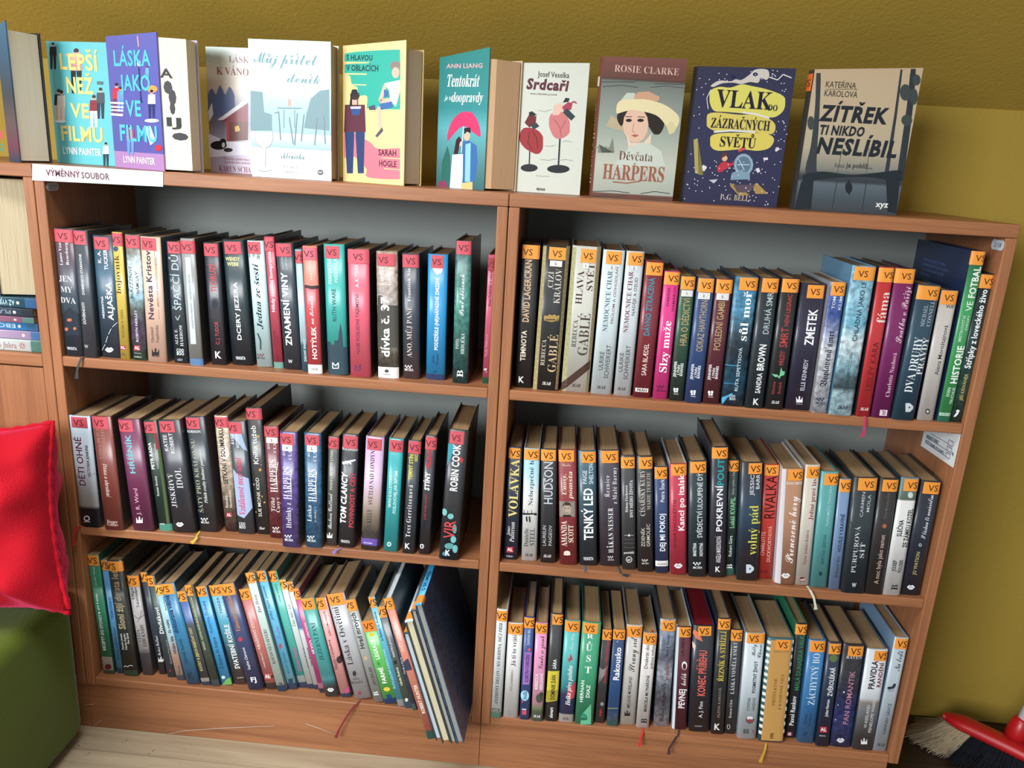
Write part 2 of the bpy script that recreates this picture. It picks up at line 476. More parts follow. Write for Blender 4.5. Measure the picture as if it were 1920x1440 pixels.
def prints(face, lines, parent, sticker_col, scale, txtcol):
    mo = Motif(); lets = []; labs = []
    for ln in lines:
        t = ln.split(); c = t[0]
        if c in 'VDH':
            st, col = t[1], t[2]; x, a, b, h = map(float, t[3:7]); s = ' '.join(t[7:])
            lets.append((text_sv(face, c, st, x, a, b, h, s), col, 'lettering'))
        elif c == 'R': mo.add(face, rect_strip(face, *map(float, t[2:6])), t[1])
        elif c == 'O': mo.add(face, ell(face, *map(float, t[2:6])), t[1])
        elif c == 'P':
            P = pts_of(t[2:])
            mo.add(face, poly(face, rounded(P) if scale < 4.1 and len(P) >= 8 else P), t[1])
        elif c == 'L': mo.add(face, stroke(face, pts_of(t[3:]), float(t[2])), t[1])
        elif c == 'M': mark(face, mo, t[1], t[2], float(t[3]), float(t[4]), float(t[5]), lets)
        elif c == 'G': figure(face, mo, t[1], t[2], *map(float, t[3:6]))
        elif c == 'Z':
            (x0, y0), (x1, y1) = pts_of(t[2:4]); n = int(t[4]); P = []
            for i in range(n + 1):
                P.append((x0 + (x1 - x0) * i / n + (8 if i % 2 else -8), y0 + (y1 - y0) * i / n))
            mo.add(face, stroke(face, P, 5), t[1])
        elif c == 'T':
            (x0, y0), (x1, y1) = pts_of(t[2:4]); n = int(t[4]); hw = float(t[5])
            for i in range(n):
                if i % 2: continue
                xx = x0 + (x1 - x0) * i / n; yy = y0 + (y1 - y0) * i / n; q = (y1 - y0) / n / 2
                mo.add(face, poly(face, [(xx - hw, yy - q - 3), (xx + hw, yy - q + 3), (xx + hw, yy + q + 3), (xx - hw, yy + q - 3)]), t[1])
        elif c == 'Y':
            (x0, y0), (x1, y1) = pts_of(t[2:4]); rr = random.Random(3)
            for i in range(int(t[4])):
                xx = rr.uniform(0, 1); yy = rr.uniform(0, 1)
                if .08 < xx < .86 and .1 < yy < .66: continue
                px = x0 + (x1 - x0) * xx - 110 * yy; py = y0 + (y1 - y0) * yy
                if px < x0 - 115 * yy: continue
                mo.add(face, ell(face, px, py, 4.5, 4.5, 5), t[1])
        elif c in 'SN': labs.append(t)
    mo.build('printed_motif', parent)
    off = .0002 + .00001 * min(mo.n + 1, 71)
    for i, (vf, col, nm) in enumerate(lets): emit(face, parent, nm, vf, col, off + .00002 * (i % 4))
    off += .0002
    for t in labs:
        x0, x1, y0, y1 = map(float, t[1:5])
        if t[0] == 'S':
            st = emit(face, parent, 'sticker', rect_strip(face, x0, x1, y0, y1, 14), sticker_col, off, pmat('sticker_' + sticker_col, rgb(sticker_col), .5, .4, .3))
            xt = float(t[5]) if len(t) > 5 else (x0 + x1) / 2
            emit(face, st, 'sticker_lettering', text_sv(face, 'H', 's', xt, (y0 + y1) / 2 + 1, 19 * scale, 12 * scale, 'VS'), txtcol, off + .00015)
        else:
            st = emit(face, parent, 'number_label', rect_strip(face, x0, x1, y0, y1, 10), 'dcdcda', off + .00005)
            emit(face, st, 'number_lettering', text_sv(face, 'H', 'b', (x0 + x1) / 2, (y0 + y1) / 2, 4.2 * scale, 4.6 * scale, t[5]), '28282a', off + .00018)

# each book: spine corners, cover colours and every printed line, in pixels of an enlarged crop; the sea-green novel's 'shadowed' foot is dark print
LEFT = """#A1
@195 360 1238 95 275 92;24323e:0,2c4250:.45,4c3c48:.8,6a4450:1;;;dark blue novel with three-line horizontal title and glowing red windows
S 97 272 100 212 187
V f w 165 215 420 26 Laure Van
V f w 222 215 420 26 Rensburg
H f w 208 540 120 52 JEN
H f w 215 637 105 52 MY
H f w 228 735 140 52 DVA
P 1a2632 180,860 240,800 330,870 330,1050 190,1050
O d06a50 240 912 22 14
O d06a50 212 995 16 16
O d06a50 287 990 14 14
H b c8d0d4 260 1168 88 24 VENDETA
@368 500 1252 275 396 104;39424c;2c343c;;slim slate grey novel with small white capitals and black cord
S 280 392 112 235 330
V s w 357 320 685 22 DOMENICO STARNONE
V s w 377 755 950 24 DŮVĚRNOSTI
H s c8c8c8 398 1150 34 30 W
B 101418 375,1250 330,1300 312,1360 306,1440
@505 685 1250 425 610 152;2a3946:0,2b4658:.4,33586e:.7,2c4250:1;;;blue-grey novel with brush lettering and dashed white flight path
S 450 582 165 278 510
V b w 497 285 400 26 K. A.
V b w 555 280 460 32 TUCKER
V b w 527 700 895 17 NEZKROTNÁ
V b w 588 575 910 46 ALJAŠKA
L d8dce0 4 652,935 610,975
L d8dce0 4 600,990 575,1040
L d8dce0 4 568,1055 550,1115
L d8dce0 4 545,1130 512,1185
M eva e4e8e8 582 1178 80
@690 765 1265 610 716 122;c4aa46;5c563c;;yellow novel with dark brown serif title
S 615 715 130 245 655
O 3a4a6a 655 272 24 24
V f 3f3018 668 330 675 46 bojovník
V f 4a3c20 707 815 1070 20 FUTURE D. FIDEL
M al b03848 707 1160 48
H s 5a4a28 715 1220 46 24 AL
@805 940 1275 735 870 145;2a5544:0,3a4a48:.1,5c4a68:.2,4a4658:.32,525c58:.42,8ab0bc:.52,b4ccd6:.6,c0d4de:.75,70706a:.86,6a6a60:1;4a4c50;n;purple and sky-blue garden-scene novel with thin dark title
S 738 870 152 265 800
V s 2c3238 795 425 720 28 BLÁZZZNIVÉ
V s 2c3238 852 480 675 30 NÁMLUVY
V s d8d8e0 845 825 1110 22 ROBYN NEILLEY
M al b03848 850 1165 56
H s c8d8d0 855 1210 60 10 moravia
H s c8d8d0 858 1245 70 12 DOMINO
@940 1120 1290 872 1050 165;dab6a2;4e5e66;;peach-pink historical novel with bold purple title
S 885 1020 172 285 945
V b 46324c 960 290 910 48 Nevěsta Kristov
V f 6a4c50 1027 345 795 18 HŘÍŠNÍ LIDÉ KRÁLOVSTVÍ ČESKÉHO
L 6a4c50 3 1004,290 1007,332
L 6a4c50 3 1042,815 1048,908
V i 3a2c34 985 980 1120 26 Vlastimil
V i 3a2c34 1030 960 1120 26 Vondruška
M tulip 1c1a1c 1016 1205 66
H b 1c1a1c 1018 1236 66 16 MOBA
@1175 1320 1300 1110 1236 205;202d39;18222c;;midnight blue novel with large pale art-deco title
S 1125 1236 210 315 1178
V s b4c8d0 1200 322 825 64 ŠPAČČÍ DŮ
L b4c8d0 6 1195,880 1215,915 1235,870
V f d0d8d8 1203 990 1135 26 ALIX E.
V f d0d8d8 1247 955 1150 28 HARROW
H b dce4e4 1238 1185 66 28 COO
H b dce4e4 1240 1215 66 28 BOO
O 6a7684 1235 1270 26 12
@1318 1445 1320 1232 1358 180;868a89;35302e;;light grey novel with pale title panel and blue base strip
S 1238 1370 200 315 1295
P c2cacf 1282,350 1330,350 1382,1130 1332,1130
V s 5c6468 1335 500 990 15 SVĚDECTVÍ PRAVDY • NEČEKANÝ VELITEL
R 5477a4 1318 1450 1262 1325
#A2
@172 306 1268 95 238 168;272a34;20242c;;charcoal novel with tall red capitals and pale K emblem
S 98 232 178 292 165
V b c04a56 190 365 615 52 TI DRUZÍ
V s c04a56 226 880 1085 32 C. J. TUDOR
O 4a505e 205 720 40 55
O 272a34 205 728 32 46
M K e8e8e8 232 1178 60
@360 545 1272 262 460 148;1b2a34:0,1c3038:.6,1d383e:1;182429;;dark teal novel with yellow author name and widely spaced white capitals
S 292 440 163 275 358
H b e0dc98 365 318 126 32 WENDY
H b e0dc98 368 365 102 32 WEBB
V b e0e8ea 408 530 1050 36 DCERY JEZERA
H b e0e8ea 438 1210 86 26 VENDETA
@582 724 1285 488 642 155;b6d2d6;8aa4a8;;pale aqua novel with hand-drawn black title and paintbrush
S 500 615 163 272 552
V b 2a2a2a 515 272 305 14 DAV
V b 2a2a2a 555 270 300 14 OD
V b 2a2a2a 597 272 320 22 ČEC
V I 15222a 590 370 950 48 Jedna ze šesti
P 20404a 583,985 597,988 625,1050 624,1135 612,1135 610,1055
M moba 7a2434 622 1185 76
H s 3a3a3a 622 1210 74 18 MOBA
@735 824 1298 645 735 115;ac384e;3e2a2e;;slim raspberry red book with white sans title and green foot
S 650 735 125 245 688
V b ecdce0 714 250 795 28 Nikdy nedělej kompromis
V s 5c1c2c 740 965 1105 20 Chris Voss
V s 5c1c2c 770 1010 1100 12 a Tahl Raz
V b 5c1c2c 768 1185 1235 20 XX
R 6a9688 735 826 1245 1300
@828 985 1312 745 905 175;2c3843;222c34;;slate blue thriller with huge bold white vertical title
S 750 892 180 297 835
V s b0c0c0 815 300 415 22 SHARON
V s b0c0c0 850 300 418 22 DEMPSEY
V b ecf0ee 850 445 1095 54 ZNAMENÍ VINY
H b d8d8d8 885 1240 36 30 W
@995 1045 1330 918 990 230;426a7a:0,426a7a:.22,a4c0c8:.26,b0cad2:.6,7aa4b4:1;8aa8b2;;very thin pale blue book squeezed between slate and coral ones
S 930 990 245 355 960
V f ecf0f0 970 358 465 24 Moje
V b c8dce0 1016 1035 1240 20 ZÁKONY SPADLY
@1042 1172 1350 988 1122 200;c03e48:0,c03e48:.69,dc7664:.7,dc7664:1;5a4c44;sc=d46474;coral red novel with white script-and-capitals title and white foot
S 1000 1124 215 325 1052
V s f0dcd4 1068 330 508 20 JULIE CAPLIN
P 3c3038 1012,548 1040,552 1070,558 1135,556 1136,585 1080,590 1014,575
V c f4ecec 1072 645 905 40 na Islandu
V b f4ecec 1100 930 1220 40 HOTÝLEK
R e4dcdc 1042 1172 1268 1350
H s 5a5050 1105 1305 58 26 club
@1225 1402 1360 1175 1372 185;2b424e:0,2b424e:.16,2c9e98:.2,30a69e:1;2a6668;;teal novel with dark skyline of a clock tower
S 1195 1325 200 312 1258
P 2b424e 1224,1360 1216,1062 1248,1062 1248,1088 1282,1088 1282,1052 1314,1050 1322,985 1337,890 1352,985 1360,1112 1394,1112 1404,1360
V s e4f0ee 1240 315 545 30 PERFEKTNÍ
V s e4f0ee 1294 315 530 28 PODEZŘELÁ
V s 1b444a 1278 585 882 36 RUTH WARE
M mm e4ecec 1292 1275 52
#A3
@120 292 1248 92 278 172;d4566c;2c292b;sc=ce5a6a;plain bubblegum pink novel with purple and white spine lettering
S 95 277 175 290 185
V b ecdce0 175 300 490 28 A. R. TORR
V s 60284a 182 550 1055 28 NAŠE POSLEDNÍ TAJEMSTVÍ
M mm 54305a 183 1170 46
@352 530 1255 335 517 188;4a4842:0,5a5850:.15,8e897e:.3,4c4b46:.5,8a7e76:.56,a2938a:.75,9c8b78:1;665648;n;sepia photo-cover novel with large white numbered title
S 345 500 208 312 400
V f ecece8 390 325 475 30 Christi
V f ecece8 450 325 478 30 Gálvez
P 4a4842 352,560 390,560 400,700 440,640 545,650 540,1000 352,1000
V b f0f0ec 415 575 1080 66 dívka č. 37
R e0dcd8 352 530 1165 1258
O 4c4c4c 428 1198 18 14
H s 4c4c4c 428 1225 60 12 metafora
@560 708 1262 555 702 205;5a464a:0,4a4248:.1,303a47:.25,2d3744:1;242d36;;blue-grey novel fading to mauve with small-caps serif title
S 560 697 215 325 630
V F e0e0e0 615 328 610 26 František Nie
V f d4c6c0 618 650 1080 42 ANO, MŮJ PANE
M moba e8e4e4 616 1160 72
H s e8e4e4 616 1186 76 22 MOBA
@755 922 1270 775 945 212;3a5a94:0,3a5a94:.045,1b8cc6:.05,1b8cc6:1;1a2740;;bright azure novel with white title and brackets
S 802 908 220 330 850
P e8ecec 812,328 905,328 890,365 855,385 835,365
V b ecf0f0 850 410 1020 30 PODEZŘELE (NE)NÁPADNÉ ZMIZENÍ
V c 143050 815 1060 1130 24 Julia
V c 143050 850 1050 1150 24 Shanahan
L 143050 7 820,1205 842,1205 842,1190
@978 1115 1300 1010 1146 98;1c4348:0,2c6862:.3,3a8274:.6,2a5058:1;28221f;n;tall weathered sea-green novel with white script title
S 1015 1140 100 215 1075
V c e8ecea 1058 375 735 44 Pouť oběšenců
V f dce0dc 1022 920 1010 26 PAVEL
V f dce0dc 1068 880 1055 30 HRDLIČKA
V F ecece8 1045 1185 1250 52 B
@1235 1290 1278 1285 1345 215;2f6a54:0,2f6a54:.05,b44c66:.055,b44c66:1;a04058;sc=9c303a;thin rose pink book half hidden by the centre panel
S 1285 1345 240 350 1305
V F 34161e 1302 352 650 20 Hana Podolská ve víru d
V f d890a0 1268 885 1075 20 Naďa Dubcová
V I ecdcdc 1258 1170 1210 26 A
#C1
@142 335 1240 40 224 242;262230:0,2a2634:.17,c4d0da:.2,bccad6:.6,b4c8d8:1;3a3a44;d=150;white-and-charcoal novel with plum title against the side panel
S 65 208 250 345 130
V s 641a4a 145 430 870 58 DĚTI OHNĚ
V s 22262c 215 505 790 24 VICTORIA JENKINS
L 8aa4b8 5 235,775 290,755
L 8aa4b8 5 240,945 310,930
O e0e4e8 205 1162 28 24
O 262230 205 1162 19 16
L e0e4e8 6 178,1192 236,1192
B c02028 130,1245 100,1290 88,1360 92,1405
@370 532 1270 232 424 246;78382f;3c302c;;brown-red romance with gold lettering running downwards
S 235 395 250 360 315
D f b08472 358 355 600 32 STEPHANIE
D f b08472 318 360 630 32 LAURENSOVÁ
D I d8c2b8 385 670 965 36 Dáma a ohrožení
H f d8b8b0 435 1192 96 28 Harper
H f d8b8b0 438 1218 96 28 Collins
@632 800 1278 470 695 276;6a2a4e;281a28;;plum purple novel with chunky turquoise title
S 485 625 285 388 545
V b 74bac8 602 420 765 46 HŘÍŠNÍK
V s d4a4b4 658 895 1130 36 J. R. Ward
M tulip ecdce4 680 1185 58
@855 975 1275 700 826 286;223630;2a3c30;;dark green biography with fine white type and grassy edge
S 705 820 298 398 745
P 4a5c38 838,545 860,540 950,1215 925,1215
P 8a3038 805,400 830,400 852,540 826,546
V b e8ece8 782 485 725 28 PETR RADA
V s c8d0c8 825 490 720 14 nezkrotný bouřlivák
V s e0e4e0 834 785 965 20 Roman Smutný
R 4a8a78 855 980 1215 1278
H b d8e4e0 885 1216 40 14 XYZ
@990 1180 1295 825 1050 284;282c36;1e222a;;charcoal novel with spaced grey serif title and lips emblem
S 860 995 295 395 920
V s e0e0e4 915 415 565 34 KATEE
V s e0e0e4 970 400 588 34 ROBERT
V f ccccd0 975 765 1070 46 JISKŘIVÝ
V f ccccd0 1035 715 900 58 IDOL
M eva e8e8ea 1045 1222 72
@1222 1376 1285 1075 1270 252;263038;4a3c3c;;dark slate royal novel with gold-green capitals and yellow ribbon
S 1085 1220 260 362 1150
H F e4e4e0 1165 385 132 24 ROBSON
V f a8a890 1195 450 1115 40 ŠATY PRO KRÁLOVNU
V I d4d4cc 1250 545 1030 28 Příběh svatby budoucí panovnice
M moba e4e4e0 1267 1175 76
H s e4e4e0 1268 1202 74 20 MOBA
B d0b428 1222,1280 1195,1330 1172,1362 1145,1382
#C2
@182 286 1198 65 186 274;3a2428:0,7a6a5c:.25,b4a490:.5,b8a894:1;6a5c50;n;narrow beige novel with black condensed title
S 68 190 285 372 112
V b 28201e 155 375 850 38 SETKÁNÍ V SOUMRAKU
V s e0d8d0 190 945 1050 22 Renáta
V s e0d8d0 220 900 1050 22 Novotníková
M al b03848 212 1110 44
@248 390 1265 146 300 318;38424c;2c3640;;dark grey and periwinkle novel with crimson brush title
S 148 268 325 422 190
P a2b4d8 165,422 268,422 318,570 285,552 225,480
P a2b4d8 196,720 245,765 332,800 366,1050 300,1135 240,1110
V I e0e0e8 190 430 515 28 KASIE
V s e0e0e8 236 425 545 28 WESTOV
V I cc3a56 262 630 1110 56 Vzdálenost mezi námi
H b e4e8ea 283 1183 54 24 COO
H b e4e8ea 285 1210 54 24 BOO
@392 508 1268 300 442 200;242628;221f1d;d=160;tall black novel with small gold stars and white lower-case title
S 300 440 208 302 352
V s e8e8e4 382 350 680 42 Kniha tužeb
V s d8d8d2 412 790 1120 28 SUE MONK KIDD
O c0904a 412 445 12 12
O c0904a 420 530 7 7
O c0904a 426 726 12 12
O c0904a 435 685 5 5
O a89090 370 850 8 8
O c0904a 460 1000 8 8
O c0904a 440 950 7 7
O c0904a 386 1082 6 6
H I e0e0dc 436 1216 46 22 Ikar
@518 618 1300 455 602 357;6a2630;5a2028;n;burgundy volume of the matching decorative-letter novels
S 462 590 365 448 525
N 490 585 452 500 3.
V f e4d8d4 508 500 550 24 ROS
V f e4d8d4 560 500 582 24 CLA
V f ece4e0 545 635 915 64 HARPERS
L ece4e0 6 585,660 570,760 575,860
V f e4d8d4 538 955 1075 34 Těžké
V f e4d8d4 580 955 1085 30 Časy v
M moba e8e0dc 566 1218 66
H s e8e0dc 567 1245 66 20 MOBA
@622 772 1378 602 748 406;4a387e;48544c;n;violet volume of the matching decorative-letter novels
S 608 725 420 515 658
N 625 712 512 565 4.
V f e0d8e8 640 565 605 24 RO
V f e0d8e8 692 560 640 28 CLA
V f e8e4ec 668 695 975 72 HARPERS
L e8e4ec 6 708,720 698,810 702,920
V f e0d8e8 680 1000 1215 44 Hrdinky z
M moba e8e8f0 682 1285 72
H s e8e8f0 683 1315 72 22 MOBA
@820 962 1380 808 952 416;22567c;384846;n;steel blue volume of the matching decorative-letter novels
S 815 938 430 518 875
N 835 920 518 572 2.
V f d8e4ec 850 565 615 24 RO
V f d8e4ec 902 565 655 28 CLA
V f e4ecf0 880 715 995 72 HARPERS
L e4ecf0 6 918,740 908,830 912,940
V f d8e4ec 855 1020 1160 36 Láska
V f a8c4d4 902 1035 1165 20 a sňatky v
M moba e4ecf0 873 1292 72
H s e4ecf0 874 1320 72 22 MOBA
@1000 1082 1365 1012 1108 446;464644;2a2826;;narrow grey romance with white capitals and curly author script
S 1010 1108 452 548 1045
V f e0e0dc 1042 560 895 22 POMSTA HRABĚTE LYNDO
V c e0e0dc 1028 925 1225 36 Barbara Cartland
M tulip e4e4e0 1025 1282 48
@1095 1232 1380 1130 1272 427;23252d;1c1a20;;black military thriller with white rifle silhouette and red subtitle
S 1140 1262 440 548 1203
H F e4e4e4 1197 552 132 24 BLACKWOOD
P ececec 1130,672 1132,660 1165,652 1245,638 1245,650 1205,662 1212,680 1200,680 1188,666 1178,684 1166,672 1140,684
V B ececec 1145 755 1180 46 TOM CLANCY
V b c43c48 1215 750 1215 38 POVINNOST A ČEST
H b d8d8d8 1158 1330 76 22 VENDETA
B 8a70b8 1130,1385 1080,1402 1055,1430
#C3
@340 492 1268 385 542 316;34302e:0,38343a:.1,6a6254:.2,8a7f6c:.3,b8a49c:.42,ccb2cc:.62,b896c0:1;5c4a62;;lilac novel with misty city skyline and purple base band
S 398 520 328 425 445
P 34302e 345,1170 352,1110 370,1120 375,1080 395,1115 420,1130 450,1100 460,1130 490,1110 488,1175
V f 362c3c 435 425 890 36 SVĚTLO NAD LONDÝN
V f 362c3c 412 925 1155 38 JULIA KELLY
R 664ca4 336 495 1170 1228
H s e8e4f0 405 1206 74 16 motto
@530 656 1278 583 704 330;1d9ca0;8a8a78;;turquoise thriller with two lines of white small capitals
S 585 700 340 440 645
V F e4f0f0 592 635 910 24 MONS KALLENTOFT
V s e4f0f0 634 600 960 26 POSLOUCHEJ, JAK ŠEPTÁM
O e4f0f0 583 1218 18 20
O 1d9ca0 583 1218 11 12
@690 800 1295 745 852 345;212a36;1c2630;;navy thriller with yellow typewriter title
S 745 852 350 455 795
V b d4cc44 766 458 675 32 TEMNÝ STÍN
V b d4cc44 812 460 520 26 NOCI
V m e8e8e8 752 715 1160 40 Tess Gerritsenová
M K e8e8e8 735 1232 46
@830 926 1302 890 986 302;24242a;1c2838;;black crime novel with slanted red and white words
S 888 983 315 420 935
V B bc3444 918 422 580 38 VRLBON
V B ececec 905 615 765 40 STÍNY
V s bc3444 890 795 1010 15 JOSEF-KAREL-KOBRA
O e0e0e0 860 1235 18 20
O 24242a 860 1235 11 12
@995 1168 1350 1090 1252 256;20242a;221c1a;d=160;tall black medical thriller with big white author name and teal coral
S 1095 1215 268 375 1150
P 3494a4 1082,372 1135,372 1128,430 1090,520 1070,560
P b03c40 1180,480 1210,500 1200,540 1175,520
V b f0f0f0 1140 378 775 62 ROBIN COOK
O 74b8b8 1050 950 22 30
O 74b8b8 1102 985 26 24
O 5a9a9c 1135 1090 18 40
O 74b8b8 1125 1180 24 30
O 5a9a9c 1090 1235 40 26
O 74b8b8 1140 1260 22 34
O 4a8488 1060 1300 30 20
V s d4464c 1092 1020 1170 96 VIR
M K e8eeee 1075 1290 46
#E1
@262 352 1265 100 206 192;4a7a68:0,4a7a68:.03,c4c4c0:.035,c4c4c0:.145,287c5c:.15,287c5c:1;1e5a44;pb d=170;green cookbook with white foot and dark red seal
S 100 205 197 292 150
V s c8e0d4 172 300 465 16 Josef Vítek
V b e0e8e4 197 545 690 20 pro 4 osoby
O e8ece8 217 717 9 9
V b e0e8e4 245 735 1055 26 RECEPTY DO STOVKY
O 6a1c2c 300 1203 30 26
@385 436 1262 206 262 242;33618f:0,33618f:.05,5696c4:.055,5696c4:1;3c6c94;pb;thin sky blue booklet with dark blue capitals
S 205 262 240 332 235
V b 25457a 312 575 775 22 TŘEBOŇSKO
V s 1c466a 368 850 1140 20 Příběhy z jižních Čech
@445 562 1285 246 402 244;386a5a:0,386a5a:.045,282c2a:.05,2a2e2c:1;20221f;d=170;tall black-green book with large tan condensed title
S 250 410 255 345 300
V b aa9c7c 375 342 865 60 Sloni žijí do sta let
V b d0d0cc 418 905 1050 18 Kamila Lhoťan
V b d0d0cc 448 905 1050 18 Hanka Kaplan
V b d0d0cc 470 900 995 18 Eva Lhoťá
L e8e8e8 6 440,1210 455,1195 475,1205 495,1190 522,1195
@608 706 1278 424 532 390;4e4e58:0,5a5a64:.22,a4a0a0:.26,aca8a8:1;464244;;pale grey novel with dark striped foot and bare branch
S 422 540 385 482 475
L 55525a 5 505,740 545,770 600,740 640,690
L 55525a 4 545,800 570,760 575,700
V f 3a3638 487 490 600 26 Olga
V f 3a3638 527 485 670 28 Tokarczukov
V f 3a3638 563 870 980 26 CESTA
V f 2c2a2c 602 820 1020 30 LIDÍ KNIHY
L 3a3a44 4 590,1060 690,1050
L 3a3a44 4 595,1090 695,1080
L 3a3a44 4 600,1120 700,1110
@755 818 1238 578 642 350;2a3440;202830;;slim dark romance with curly script behind the neighbouring novel
S 592 645 352 440 620
V s b8c4b8 690 500 610 16 Kdo je vám
V c d8dcdc 745 925 1105 28 Barbara Cartland
M tulip e4e4e4 776 1140 46
@832 910 1298 634 708 387;2c4252:0,334248:.4,32443c:1;26343a;;slim dark grey-green book with rounded white title
S 608 706 385 482 655
V b e0e4e4 758 670 910 36 Divňákovi
V s 9aa4a8 845 960 1180 14 Zuzana Francková
O b03c44 859 1240 8 8
@920 990 1325 700 770 471;5a6a80:0,5a6a80:.05,b4a49c:.06,d4a490:.22,a4c4cc:.45,88b4c4:1;7a98a4;pb sc=f0b04a;thin pastel book shading from pale blue to peach
S 698 772 472 565 735
V s 2a3a44 793 575 700 16 Blanka Klusová
V b 2a3a44 832 780 905 22 Za vojáky
V b 34282c 880 930 1090 28 Hlídám léta
L 3a3438 5 935,1190 945,1275
@1000 1136 1365 765 886 466;285684:0,2876a0:.25,2878a0:1;143c4c;;blue novel with lower-case indigo title
S 765 888 465 560 808
V b 28285c 870 565 915 42 doktorova vdova
V s 1c364c 975 960 1190 34 daniel hurst
M K 1c2c3c 1040 1295 58
@1145 1226 1370 905 985 536;3a5a80:0,3a5a80:.035,c8ccc8:.04,c8ccc8:.075,363c44:.08,3a4048:.66,385890:.7,3a5a94:1;2a3038;pb;thin charcoal book with navy upper part and yellow capitals
S 900 990 530 625 940
V b c4b46c 1085 850 1250 24 KOČKY A JEJICH BÁJEČNÝ SVĚT
L c8cccc 6 1100,750 1150,950
@1235 1312 1378 956 1028 476;4a6878:0,4a6878:.06,324238:.065,34463c:1;28342c;pb;slim dark green booklet with tiny pale capitals
S 960 1030 475 575 995
V s d0d8a4 1090 575 1065 18 BONZUR – KAPITÁN PRŮZKUMNÍK MALÉHO PALOUČKU
@1325 1420 1370 1040 1136 490;3896cc;1e4a6c;pb;bright sky blue novel with green corner at its foot
S 1050 1140 490 585 1098
P 68a858 1330,1374 1365,1320 1415,1295 1424,1366
V s 24548a 1165 615 915 28 Kateřina Dubská
V s 1c3654 1275 940 1235 32 Z kopce do kopce
O e0ecf0 1338 1305 16 14
#E2
@190 320 1308 -110 24 362;4a4446:0,4c4648:.15,3a5a68:.35,4898b0:.65,78b6c8:1;343c42;;teal-to-grey gradient novel with bold white condensed title
S -100 38 360 465 -28
V s 24444c 15 475 640 24 TEREZA
V s 24444c 72 470 672 24 BARTOŠOVÁ
V b e4e8e8 155 730 1170 46 SVATEBNÍ KOŠILE
H s c8c4c4 252 1245 64 14 motto
@345 500 1365 30 190 350;2a3866;1e2a4c;d=165;navy blue novel with golden brush title and red star
S 40 195 350 465 125
V I c4864a 192 460 820 46 Vánoční prázdnin
O b0404c 262 885 22 22
V s e0e4ec 322 960 1180 28 Sophie Claireová
M FJ e8ecf0 396 1270 60
@535 640 1358 215 342 402;464240:0,464240:.06,b46660:.065,b46660:.11,464240:.115,464240:.135,b46660:.14,b86a64:1;6a3c3c;;dusty rose mystery with dark bands near its foot
S 215 345 400 510 285
L d4a8a0 4 325,620 520,1160
V f e8dcd4 397 620 985 32 VRAŽEDNÝ OXFORD
V s d4b0a8 490 1010 1150 20 Faith Martin
M al b8605c 543 1240 60
@645 726 1375 280 366 247;2a5888:0,2a5888:.05,b4c8c0:.055,b8ccc4:1;8a9c98;pb;thin mint-white book with serif capitals and blue base
S 285 372 240 345 335
V f 262c30 412 450 630 32 Jan Hora
V f 262c30 545 770 1125 32 KOČOVNÍCI SEVERU
H b 262c30 665 1300 34 20 sg
@725 812 1355 375 466 222;385884:0,385884:.05,80c0d0:.055,58acce:.3,58acce:1;346c88;pb;thin light blue booklet with violet handwriting and red sweet
S 380 470 220 328 425
V I 24568a 500 360 700 26 jedny tajné paměti
V c 8464c4 608 750 885 40 Sladká
O b83a50 635 945 12 26
V s 246c90 692 1000 1215 26 Marek Epstein
P 203850 722,1260 765,1250 770,1300 728,1306
@820 902 1325 485 572 218;3a5888:0,3a5888:.045,c4d4d4:.05,c4d4d4:.1,46aca0:.11,46aca0:1;2e7068;pb;thin aqua children's booklet with pink handwriting
S 490 575 220 328 535
V s 24645c 592 340 525 16 HONZA VANĚČEK
V I bc4a94 790 950 1190 34 Panda Fanda
@900 956 1320 580 642 296;3a5480:0,3a5480:.04,c4d0d0:.045,c8d4d4:1;909c9c;pb sc=f0b04a;very thin off-white booklet with slanted black title
S 582 650 300 400 612
V i 2a2e34 715 530 755 26 Čáry, máry, kůň
V s 3a3e44 865 950 1150 14 Stanislava Bumbová
@960 1012 1350 650 716 317;3a5480:0,3a5480:.04,ccd4d8:.045,d0d8dc:.55,4a6a9a:.58,5a7aaa:.75,d0d8dc:.8,d0d8dc:1;8a98a4;pb;very thin white booklet with blue mountains
S 650 720 318 420 690
V b 22262c 900 950 1130 20 Irena Březinová
@1020 1076 1385 725 796 387;3a4a70:0,3a4a70:.04,d890b0:.045,d890b0:.09,b43674:.1,b43674:1;7a2450;pb;thin magenta children's book with bold white words
S 720 800 385 495 760
V b ece0e8 880 710 860 18 A DRAČÍ POLÉVKA
V b f0ecf0 935 880 1015 30 HUGO
@1065 1206 1428 810 950 487;464648:0,48484c:.1,3a7a88:.14,58b0b8:.18,36969a:.24,36988a:1;246058;;sea-green novel with shadowed lakeside foot and lips emblem
S 818 955 485 598 885
V f 1a4446 985 715 1090 44 JEZERNÍ PANÍ
M eva e4e8e8 1120 1365 66
@1225 1332 1432 950 1052 482;3a5a80:0,3a5a80:.035,d89694:.04,dc9a98:1;8a5c60;;salmon pink novel with handwritten author and dark flower
S 950 1055 480 598 990
V s 643438 1075 605 850 22 ELIŠKA ZAMILOVANÁ PR
V i 462429 1138 880 1185 30 Magda Coisbalová
O 3c2830 1205 1075 30 36
O 3c2830 1218 1045 12 30
P b0507c 1262,1365 1300,1330 1322,1380 1280,1398
#E3
@262 386 1090 38 186 314;acaeb2:0,b0b2b6:1;5c5856;;pale grey novel with large plum serif title and dark red ribbon
S 55 180 305 395 113
V f 34242e 170 398 850 46 Láska v Osvětimi
O 2c2a2c 258 905 14 20
L 2c2a2c 4 258,905 268,930
H f 3a3438 270 945 52 16 JANA
H f 3a3438 275 972 98 20 VRZALOVÁ
O 844454 298 1052 15 14
B 7a1424 300,1095 262,1130 200,1215 150,1300 118,1372
